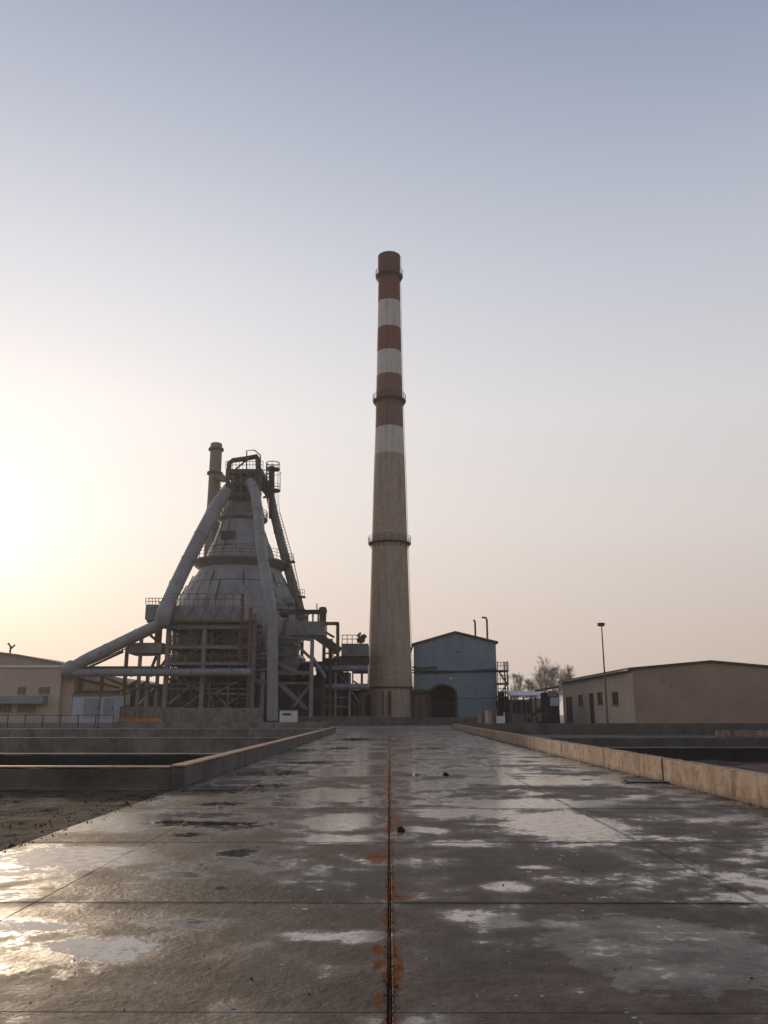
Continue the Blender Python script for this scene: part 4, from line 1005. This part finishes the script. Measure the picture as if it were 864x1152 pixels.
for (xa_, za_), (xb_, zb_) in zip(poly[1:-2], poly[2:-1]): b.add([(xa_, 139.6, za_ + .02), (xb_, 139.6, zb_ + .02), (xb_, 165.4, zb_ + .02), (xa_, 165.4, za_ + .02), (xa_, 139.6, za_ + .3), (xb_, 139.6, zb_ + .3), (xb_, 165.4, zb_ + .3), (xa_, 165.4, za_ + .3)], [(0,1,5,4),(4,5,6,7),(3,2,1,0),(2,3,7,6)])
b.build('roof', 'stack', bh)
b = MB(); q = P(11, 737, 140.5); b.tube([q - Vector((0, 0, .5)), q + Vector((0, 0, 1.4)), q + Vector((-.5, 0, 2))], .16, 8); b.tube([q + Vector((0, 0, 1)), q + Vector((.7, 0, 1.7))], .16, 8); b.build('vent_cowl', 'steel_brown', bh)
for px in (29, 34.5): b = MB(); q = P(px, 741, 140.5); b.box(q.x - .3, q.x + .3, 140.2, 140.8, q.z - 1, q.z + .25); b.build('vent', 'steel_brown', bh)

# ------------------------------------------------------------------ blue sheet-metal building
YB = 133.0
bb = thing('blue_building', 'blue corrugated metal building with a low gable and dark arched opening, right of the chimney', 'building', (P(512, 800, YB).x, YB, 0))
xl, xr = P(465.5, 765, YB).x, P(559, 765, YB).x; xm = P(512, 712, YB).x
zl, zm, zr = P(465, 726, YB).z, P(512, 712.5, YB).z, P(559, 723.5, YB).z
ax0, ax1 = P(483.5, 790, YB).x, P(513.5, 790, YB).x; za = P(498, 770.5, YB).z; zs_ = P(498, 781, YB).z
def ztop(x): return zl + (zm - zl)*(x - xl)/(xm - xl) if x < xm else zm + (zr - zm)*(x - xm)/(xr - xm)
def zbot(x):
    if not (ax0 < x < ax1): return 0
    t = (x - (ax0 + ax1)/2)/((ax1 - ax0)/2); return zs_ + (za - zs_)*math.sqrt(max(0, 1 - t*t))
b = MB(); x = xl; pitch = .2; k = 0; pts = []
while x < xr:
    for dx_, dep in ((0, 0), (.09, 0), (.12, -.045), (.17, -.045)):
        if x + dx_ < xr: pts.append((x + dx_, YB + dep))
    x += pitch
pts.append((xr, YB))
extra = []
vs = []; fs = []
for (x, y) in pts: vs += [(x, y, zbot(x)), (x, y, ztop(x))]
for i in range(len(pts) - 1): fs.append((2*i, 2*i+2, 2*i+3, 2*i+1))
b.add(vs, fs)
DB = 26.0
b.add([(xl, YB, 0), (xl, YB + DB, 0), (xl, YB + DB, zl), (xl, YB, zl)], [(0,1,2,3)]); b.add([(xr, YB, 0), (xr, YB + DB, 0), (xr, YB + DB, zr), (xr, YB, zr)], [(0,1,2,3)])
b.add([(xl, YB + DB, 0), (xr, YB + DB, 0), (xr, YB + DB, zr), (xm, YB + DB, zm), (xl, YB + DB, zl)], [(0,1,2,3,4)])
b.build('wall', 'blue', bb)
b = MB()
for (xa, za_, xb, zb_) in ((xl - .3, zl - .09, xm, zm), (xm, zm, xr + .35, zr - .09)):
    b.add([(xa, YB - .4, za_ + .02), (xb, YB - .4, zb_ + .02), (xb, YB + DB, zb_ + .02), (xa, YB + DB, za_ + .02), (xa, YB - .4, za_ + .35), (xb, YB - .4, zb_ + .35), (xb, YB + DB, zb_ + .35), (xa, YB + DB, za_ + .35)], [(0,3,2,1),(4,5,6,7),(0,1,5,4),(1,2,6,5),(2,3,7,6),(3,0,4,7)])
b.build('roof', 'steel_dark', bb)
# arched opening: frame, lining black with the interior's shade painted in, doors
b = MB(); n = 18; arc = [((ax0 + ax1)/2 + math.cos(math.pi*k/n)*(ax1 - ax0)/2, YB - .12, zs_ + math.sin(math.pi*k/n)*(za - zs_)) for k in range(n + 1)]
b.tube([(ax1, YB - .12, 0)] + arc + [(ax0, YB - .12, 0)], .17, 6); ar = b.build('arch', 'steel_brown', bb)
b = MB(); b.box(ax0 - .3, ax1 + .3, YB + 3, YB + 3.1, 0, za + .4); b.box(ax0 - .3, ax0 - .2, YB + .05, YB + 3, 0, za + .4); b.box(ax1 + .2, ax1 + .3, YB + .05, YB + 3, 0, za + .4)
b.build('lining', 'black', ar)
b = MB(); zd = P(498, 791, YB).z; b.box(ax0 + .1, ax1 - .1, YB + .5, YB + .7, zd, zd + .25); b.box(ax0 + .1, ax0 + .35, YB + .5, YB + .7, 0, zd); b.box(ax1 - .35, ax1 - .1, YB + .5, YB + .7, 0, zd)
b.build('inner_frame', 'steel_dark', ar)
for (py, x0, x1, dz) in ((750.5, 463.5, 491, 0), (754, 463.5, 559, -.1), (757, 463.5, 559, .6)):
    a, c_ = P(x0, py, YB - .3), P(x1, py, YB - .3); c_.z = a.z + dz
    b = MB(); mid = a.lerp(c_, .5) - Vector((0, 0, .15)); b.tube([a, mid, c_] + ([c_ - Vector((0, 0, 1))] if x1 < 500 else []), .11, 8); b.build('cable_duct', 'steel_dark', bb)
for px, top, bot, hook in ((535, 698, 722, -1), (548.5, 695, 725, -1)):
    q = P(px, bot, YB + 3); zt_ = P(px, top, YB + 3).z; b = MB()
    b.tube([(q.x, YB + 3, q.z - .6), (q.x, YB + 3, zt_ - .3), (q.x + .15*hook, YB + 3, zt_), (q.x + (.8 if px > 540 else .3)*hook, YB + 3, zt_ + .05)], .16, 8); b.build('vent_pipe', 'steel_dark', bb)
b = MB(); b.pbox(513, 733, 517, 734.3, YB - .2, .14); b.build('vent', 'steel_dark', bb)
b = MB(); q = P(507.5, 763, YB - .5); b.box(q.x - .25, q.x + .25, YB - .5, YB - .06, q.z - .12, q.z + .14); b.build('wall_lamp', 'white', bb)
b = MB(); q = P(520, 786, YB); b.box(ax1 + .15, xr, YB - .09, YB - .05, q.z, q.z + .08); b.build('seam_strip', 'steel_dark', bb)
# lean-to beside the arch
lt = thing('lean_to', 'dark lean-to shed between the chimney foot and the arched opening', 'shed', (P(473, 805, 128).x, 128, 0))
b = MB(); b.pbox(464, 779, 483, 812, 128.5, 3.5, True); b.build('wall', 'steel_dark', lt); b = MB(); b.pbox(462, 775.5, 485, 778.6, 128, 4.4); b.build('roof', 'steel_dark', lt)
for x0 in (467, 474): b = MB(); b.pbox(x0, 783, x0 + 5, 810, 128.4, .08, True); b.build('door', 'steel_brown', lt)
# boards and a white block at its right corner
wb = thing('board_stack', 'weathered wooden boards leaning at the right corner of the blue building', 'boards', (P(547, 810, 112).x, 112, 0), None)
for k in range(5):
    b = MB(); x0 = 537.5 + 4.1*k; q = P(x0, 800, 112); q1 = P(x0 + 3.9, 800, 112); zt_ = P(x0, 799 + rt.uniform(0, 1.2), 112).z
    b.add([(q.x,112,0),(q1.x,112,0),(q1.x,112.1,0),(q.x,112.1,0),(q.x,112.5,zt_),(q1.x,112.5,zt_),(q1.x,112.6,zt_),(q.x,112.6,zt_)], [(0,3,2,1),(4,5,6,7),(0,1,5,4),(1,2,6,5),(2,3,7,6),(3,0,4,7)])
    b.build('board', ['wood', 'steel_brown', 'beige', 'wood', 'steel_brown'][k], wb)
b = MB(); b.pbox(559, 805.5, 568.5, 815, 111, 1, True); solid(tag(b.build('concrete_block', 'white'), 'small pale concrete block standing right of the wooden boards', 'block'), .05)
fb1 = MB(); q = P(482, 806, 112.5); fb1.tube([(q.x, 112.5, 0), (q.x, 112.5, 1.7)], .14, 10); hy = thing('hydrant', 'small dark standpipe hydrant in front of the dark arched opening', 'hydrant', (q.x, 112.5, 0))
fb1.build('barrel', 'steel_dark', hy, True); b = MB(); b.tube([(q.x - .35, 112.5, 1.35), (q.x + .35, 112.5, 1.35)], .1, 8); b.build('outlet', 'steel_dark', hy); b = MB(); lump(b, (q.x, 112.5, 1.8), .2, rt, 8); b.build('cap', 'steel_dark', hy)

# ------------------------------------------------------------------ stair tower right of the blue building
Ys = 131.0
stt = thing('stair_tower', 'narrow brown steel access tower on the right side of the blue building', 'stair tower', (P(566, 800, Ys).x, Ys, 0))
for px in (560.5, 571.5):
    for Yk in (Ys, Ys + 3): q = P(px, 780, Ys); b = MB(); b.ibeam((q.x, Yk, 0), (q.x, Yk, P(px, 744, Ys).z), .18 if px > 565 else .12); b.build('column', 'steel_brown', stt)
for py in (754.5, 769, 784):
    b = MB(); b.pbox(559.5, py - .8, 572.5, py + .8, Ys - .2, 3.4); d_ = b.build('landing', 'steel_dark', stt); b = MB()
    for yy in (-9.5, -5.5): fb(b, (560, py + yy), (572, py + yy), .08, Ys - .1)
    for k in range(5): fb(b, (560 + 3*k, py - 9.5), (560 + 3*k, py), .07, Ys - .1)
    b.build('railing', 'steel_brown', d_)
for a, c_ in (((561, 784), (570, 770)), ((570, 769), (561, 755)), ((561, 812), (570, 785))):
    b = MB(); A, B = P(a[0], a[1], Ys + 1.5), P(c_[0], c_[1], Ys + 1.5); b.bar(A, B, .9, .12)
    for k in range(10): b.bar(A.lerp(B, k/10) + Vector((0, -.5, .1)), A.lerp(B, k/10) + Vector((0, .5, .1)), .2, .04)
    b.build('stair_flight', 'steel_dark', stt)
b = MB(); rs = random.Random(9)
for k in range(10): q = P(rs.uniform(561, 569), rs.uniform(785, 805), Ys + 2); lump(b, q, rs.uniform(.3, .8), rs, 7)
b.tube([P(563, 812, Ys + 2), P(564, 778, Ys + 2)], .5, 10); b.build('extractor', 'black', stt)

# ------------------------------------------------------------------ canopy and sheds between buildings
Yk = 122.0
cn = thing('blue_canopy', 'open shelter with a pale blue sheet roof and thin posts, right of the blue building', 'canopy', (P(593, 805, Yk).x, Yk, 0))
b = MB(); a, c_ = P(574, 783, Yk), P(613.5, 783, Yk); zt_ = P(593, 778, Yk + 6).z
b.add([(a.x,Yk,a.z),(c_.x,Yk,a.z),(c_.x,Yk+8,zt_),(a.x,Yk+8,zt_),(a.x,Yk,a.z+.12),(c_.x,Yk,a.z+.12),(c_.x,Yk+8,zt_+.12),(a.x,Yk+8,zt_+.12)], [(0,3,2,1),(4,5,6,7),(0,1,5,4),(1,2,6,5),(2,3,7,6),(3,0,4,7)])
rf = b.build('roof', 'roof_blue', cn)
b = MB(); b.pbox(574, 783.4, 613.5, 784.6, Yk, .15); b.build('fascia', 'block', cn)
for px in (575.5, 598, 612.5):
    for dy_ in (.3, 7): b = MB(); q = P(px, 800, Yk); b.bar((q.x + (.15 if px == 598 else 0), Yk + dy_, 0), (q.x, Yk + dy_, a.z), .2); b.build('post', 'steel_brown', cn)
gs = thing('grey_store', 'grey store room with dark windows under the blue canopy', 'shed', (P(585, 805, 129).x, 129, 0))
b = MB(); b.pbox(574, 787, 599, 815, 131, 4, True); b.build('wall', 'cabinet_dark', gs)
for x0 in (577, 582, 588, 593): b = MB(); b.pbox(x0, 790, x0 + 3.6, 803, 130.9, .1); b.build('window', 'dark_glass', gs)
bt = thing('beige_hut', 'beige rendered hut glimpsed under the right end of the blue canopy', 'hut', (P(607, 805, 134).x, 134, 0))
b = MB(); b.pbox(599, 787, 616, 815, 136, 4, True); b.build('wall', 'beige', bt); b = MB(); b.pbox(598.6, 785.3, 616.4, 786.7, 135.8, 4.4); b.build('roof', 'white', bt)
ds = thing('dark_kiosk', 'small dark kiosk with a blue window beside the long brown building', 'kiosk', (P(621, 805, 116).x, 116, 0))
b = MB(); b.pbox(614.5, 779, 629.5, 815, 116, 4, True); b.build('wall', 'black', ds)
b = MB(); b.pbox(619, 784.5, 628.5, 794, 115.9, .1); b.build('window', 'cabinet', ds)
b = MB(); b.pbox(616.5, 777.3, 627, 783.5, 115.85, .1); b.build('sign_board', 'cabinet_dark', ds)
b = MB(); a, c_ = P(608, 776.3, 115.5), P(627.5, 772.6, 115.5)
b.bar(a + Vector((0, 2, 0)), c_ + Vector((0, 2, 0)), 5, .25); b.build('roof', 'roof_dark', ds)
# potted shrub in front
def shrub(px, py, Y, w_, h, name, label, cat, n=520, seed=1):
    rn = random.Random(seed); q = P(px, py, Y); t = thing(name, label, cat, (q.x, Y, 0))
    b = MB(); b.tube([(q.x, Y, 0), (q.x, Y, h*.5)], .06, 6)
    for k in range(7): a = rn.uniform(0, 6.28); b.tube([(q.x, Y, .3), (q.x + math.cos(a)*w_*.35, Y + math.sin(a)*w_*.35, h*rn.uniform(.5, .9))], .025, 5)
    b.build('stem', 'bark', t); b = MB()
    cl = [(rn.gauss(0, w_*.26), rn.gauss(0, w_*.26), rn.uniform(h*.35, h*.95)) for _ in range(9)]
    for k in range(n):
        c_ = rn.choice(cl); p_ = Vector((q.x + c_[0] + rn.gauss(0, .13), Y + c_[1] + rn.gauss(0, .13), c_[2] + rn.gauss(0, .14)))
        u = Vector((rn.gauss(0,1), rn.gauss(0,1), rn.gauss(0,1))).normalized(); v = u.orthogonal().normalized(); s_ = rn.uniform(.05, .11)
        b.add([p_ - u*s_, p_ + v*s_*.5, p_ + u*s_, p_ - v*s_*.5], [(0,1,2,3)])
    b.build('foliage', 'leaf', t)
    b = MB(); b.lathe((q.x, Y), [(.35, 0), (.5, .55), (.42, .56), (.4, .45)], 16); b.build('pot', 'steel_dark', t)
shrub(606, 806, 112, 1.5, 2.3, 'potted_shrub', 'dark bushy shrub in a pot in front of the beige hut', 'shrub', 700, 3)
shrub(594.5, 808, 110, .7, 1.0, 'potted_shrub', 'small low potted shrub beside the middle canopy post', 'shrub', 260, 8)

# ------------------------------------------------------------------ bare trees
def tree(px, py_top, Y, seed, label, spread=.3, dens=1.3):
    rn = random.Random(seed); q = P(px, 803, Y); Ht = P(px, py_top, Y).z
    t = thing('bare_tree', label, 'tree', (q.x, Y, 0), 'bare winter trees behind the sheds')
    b = MB(); tw = MB(); base = Vector((q.x, Y, 0))
    tr_ = [base, base + Vector((rn.uniform(-.3,.3), 0, Ht*.3)), base + Vector((rn.uniform(-.5,.5), 0, Ht*.6)), base + Vector((rn.uniform(-.6,.6), 0, Ht*.93))]
    b.tube(tr_, [Ht*.017, Ht*.012, Ht*.007, .02], 8)
    def grow(p_, d, L, r, lv):
        pts = [p_]; dd = d.copy()
        for k in range(3):
            dd = (dd + Vector((rn.gauss(0,.13), rn.gauss(0,.13), .06 + rn.gauss(0,.08)))).normalized(); pts.append(pts[-1] + dd*L/3)
        (b if lv < 2 else tw).tube(pts, [r, r*.85, r*.7, r*.5], 5 if lv < 2 else 3, cap=False)
        if lv >= 4: return
        for k in range(int((5 if lv < 2 else 4)*dens)):
            t_ = rn.uniform(.3, 1); i = min(2, int(t_*3)); pp_ = pts[i].lerp(pts[i+1], t_*3 - i)
            nd = (dd + Vector((rn.gauss(0,.5), rn.gauss(0,.5), rn.gauss(.12,.3)))).normalized(); grow(pp_, nd, L*rn.uniform(.45, .7), max(.01, r*.6), lv + 1)
    for k in range(int(22*dens)):
        f = rn.uniform(.25, .97); i = min(2, int(f*3)); p_ = tr_[i].lerp(tr_[i+1], f*3 - i); a = rn.uniform(0, 6.28)
        d = Vector((math.cos(a)*spread*1.6, math.sin(a)*spread*1.6, 1)).normalized(); grow(p_, d, Ht*.3*(1.2 - f*.75), Ht*.0032*(1.2 - f*.7), 1)
    b.build('trunk', 'bark', t); tw.build('crown', 'bark', t)
tree(614, 746, 190, 21, 'tallest of the bare trees, just left of the long building', .33)
tree(628, 753, 200, 22, 'bare tree with its crown over the left end of the long building roof', .35)
tree(638, 752, 205, 25, 'bare tree rising furthest right behind the long building roof', .3)
tree(581, 762, 185, 23, 'low bare tree nearest the blue building', .45)
tree(598, 768, 195, 24, 'lowest bare tree, above the middle of the blue canopy', .45)

# ------------------------------------------------------------------ long brown building on the right
YL0, YL1 = 95.0, 134.0
q = P(713, 780, YL0); xw = q.x; zE = P(713, 753, YL0).z; xp = P(799, 745, YL0).x; zP = P(799, 745, YL0).z; xe = 2*xp - xw
lg = thing('long_building', 'long low brown rendered building with doors and small windows on its sunlit side', 'building', (xw, YL0, 0))
b = MB()
b.add([(xw, YL0, 0), (xe, YL0, 0), (xe, YL0, zE), (xp, YL0, zP), (xw, YL0, zE)], [(0,1,2,3,4)]); b.add([(xe, YL0, 0), (xe, YL1, 0), (xe, YL1, zE), (xe, YL0, zE)], [(0,1,2,3)])
b.add([(xw, YL1, 0), (xe, YL1, 0), (xe, YL1, zE), (xp, YL1, zP), (xw, YL1, zE)], [(4,3,2,1,0)])
b.build('gable_wall', 'shaded_brown_render', lg)  # darker render than the side wall: the gable's shade is in its colour
def ywall(px):                         # depth at which a column of the photograph meets the side wall
    d = ray(px, 790); return xw/d.x*d.y
openings = [('door', 636.5, 644, 784, 816), ('window', 650.6, 655.8, 782, 793), ('door', 662.6, 668, 780, 816), ('window', 672, 678, 779, 792), ('window', 688.5, 696, 778.6, 792.5)]
ops = []
for nm, x0, x1, y0, y1 in openings:
    ya, yb = ywall(x1), ywall(x0); ym = (ya + yb)/2; z1 = P((x0+x1)/2, y0, ym).z; z0 = 0 if nm == 'door' else P((x0+x1)/2, y1, ym).z
    ops.append((nm, ya, yb, z0, z1))
ops.sort(key=lambda o: o[1])
b = MB(); yc = YL0; T = .25
def wq(y0, y1, z0, z1): b.add([(xw, y0, z0), (xw, y1, z0), (xw, y1, z1), (xw, y0, z1)], [(0,1,2,3)])
for nm, ya, yb, z0, z1 in ops:
    wq(yc, ya, 0, zE); wq(ya, yb, z1, zE)
    if z0 > 0: wq(ya, yb, 0, z0)
    b.add([(xw,ya,z0),(xw+T,ya,z0),(xw+T,ya,z1),(xw,ya,z1)], [(0,1,2,3)]); b.add([(xw,yb,z0),(xw+T,yb,z0),(xw+T,yb,z1),(xw,yb,z1)], [(0,1,2,3)])
    b.add([(xw,ya,z1),(xw+T,ya,z1),(xw+T,yb,z1),(xw,yb,z1)], [(0,1,2,3)]); b.add([(xw,ya,z0),(xw+T,ya,z0),(xw+T,yb,z0),(xw,yb,z0)], [(0,1,2,3)])
    yc = yb
wq(yc, YL1, 0, zE); b.build('side_wall', 'beige', lg)
for nm, ya, yb, z0, z1 in ops:
    b = MB(); b.box(xw + T - .05, xw + T, ya, yb, z0, z1); w_ = b.build(nm, 'dark_glass' if nm == 'window' else 'steel_dark', lg)
    b = MB(); t = .09
    b.box(xw + .1, xw + T - .06, ya, ya + t, z0, z1); b.box(xw + .1, xw + T - .06, yb - t, yb, z0, z1); b.box(xw + .1, xw + T - .06, ya + t, yb - t, z1 - t, z1); b.box(xw + .12, xw + T - .07, (ya + yb)/2 - t/2, (ya + yb)/2 + t/2, z0, z1 - t)
    b.build('frame', 'shell_low' if nm == 'door' else 'steel_brown', w_)
    if nm == 'window': b = MB(); b.box(xw - .12, xw + .1, ya - .15, yb + .15, z0 - .12, z0 - .004); b.build('sill', 'block', w_)
b = MB(); ov = .5
for sg in (-1, 1):
    xa = xw - ov if sg < 0 else xe + ov; za_ = zE - ov*(zP - zE)/(xp - xw)
    b.add([(xa, YL0 - .3, za_ + .02), (xp, YL0 - .3, zP + .02), (xp, YL1 + .3, zP + .02), (xa, YL1 + .3, za_ + .02), (xa, YL0 - .3, za_ + .22), (xp, YL0 - .3, zP + .22), (xp, YL1 + .3, zP + .22), (xa, YL1 + .3, za_ + .22)], [(0,3,2,1),(4,5,6,7),(0,1,5,4),(1,2,6,5),(2,3,7,6),(3,0,4,7)])
b.build('roof', 'roof_dark', lg)
b = MB(); b.tube([(xw - .55, YL0 - .3, zE - .1), (xw - .55, YL1 + .2, zE - .1)], .09, 8); b.build('gutter', 'steel', lg)
# lamp post
YLp = 93.0; q = P(683.5, 812, YLp); q2 = P(679, 704, YLp); q2.x = q.x - .12
lp = thing('street_lamp', 'slim dark lamp post with a box lamp head before the long brown building', 'lamp post', (q.x, YLp, 0))
b = MB(); b.tube([(q.x, YLp, 0), (q.x, YLp, q2.z)], [.12, .06], 10); b.build('pole', 'steel_brown', lp, True)
b = MB(); b.box(q2.x - .32, q2.x + .42, YLp - .3, YLp + .3, q2.z, q2.z + .32); hd = b.build('lamp_head', 'steel_dark', lp); solid(hd, .04)
b = MB(); b.box(q2.x - .25, q2.x + .35, YLp - .22, YLp + .22, q2.z - .06, q2.z - .004); b.build('lens', 'dark_glass', hd)
b = MB(); b.tube([(q.x, YLp, 0), (q.x, YLp, .5)], .2, 10); b.build('base', 'steel_dark', lp)

# ------------------------------------------------------------------ haze
b = MB(); b.box(-960, 960, -960, 960, -2, 95)
m = bpy.data.materials.new('haze'); m.use_nodes = True; nt = m.node_tree; nt.nodes.clear()
out = nt.nodes.new('ShaderNodeOutputMaterial'); pv = nt.nodes.new('ShaderNodeVolumePrincipled')
pv.inputs['Color'].default_value = (.95,.9,.85,1); pv.inputs['Density'].default_value = .00038; pv.inputs['Anisotropy'].default_value = .4
nt.links.new(pv.outputs[0], out.inputs['Volume'])
hz = b.build('haze', m); hz['kind'] = 'stuff'; hz.display_type = 'WIRE'
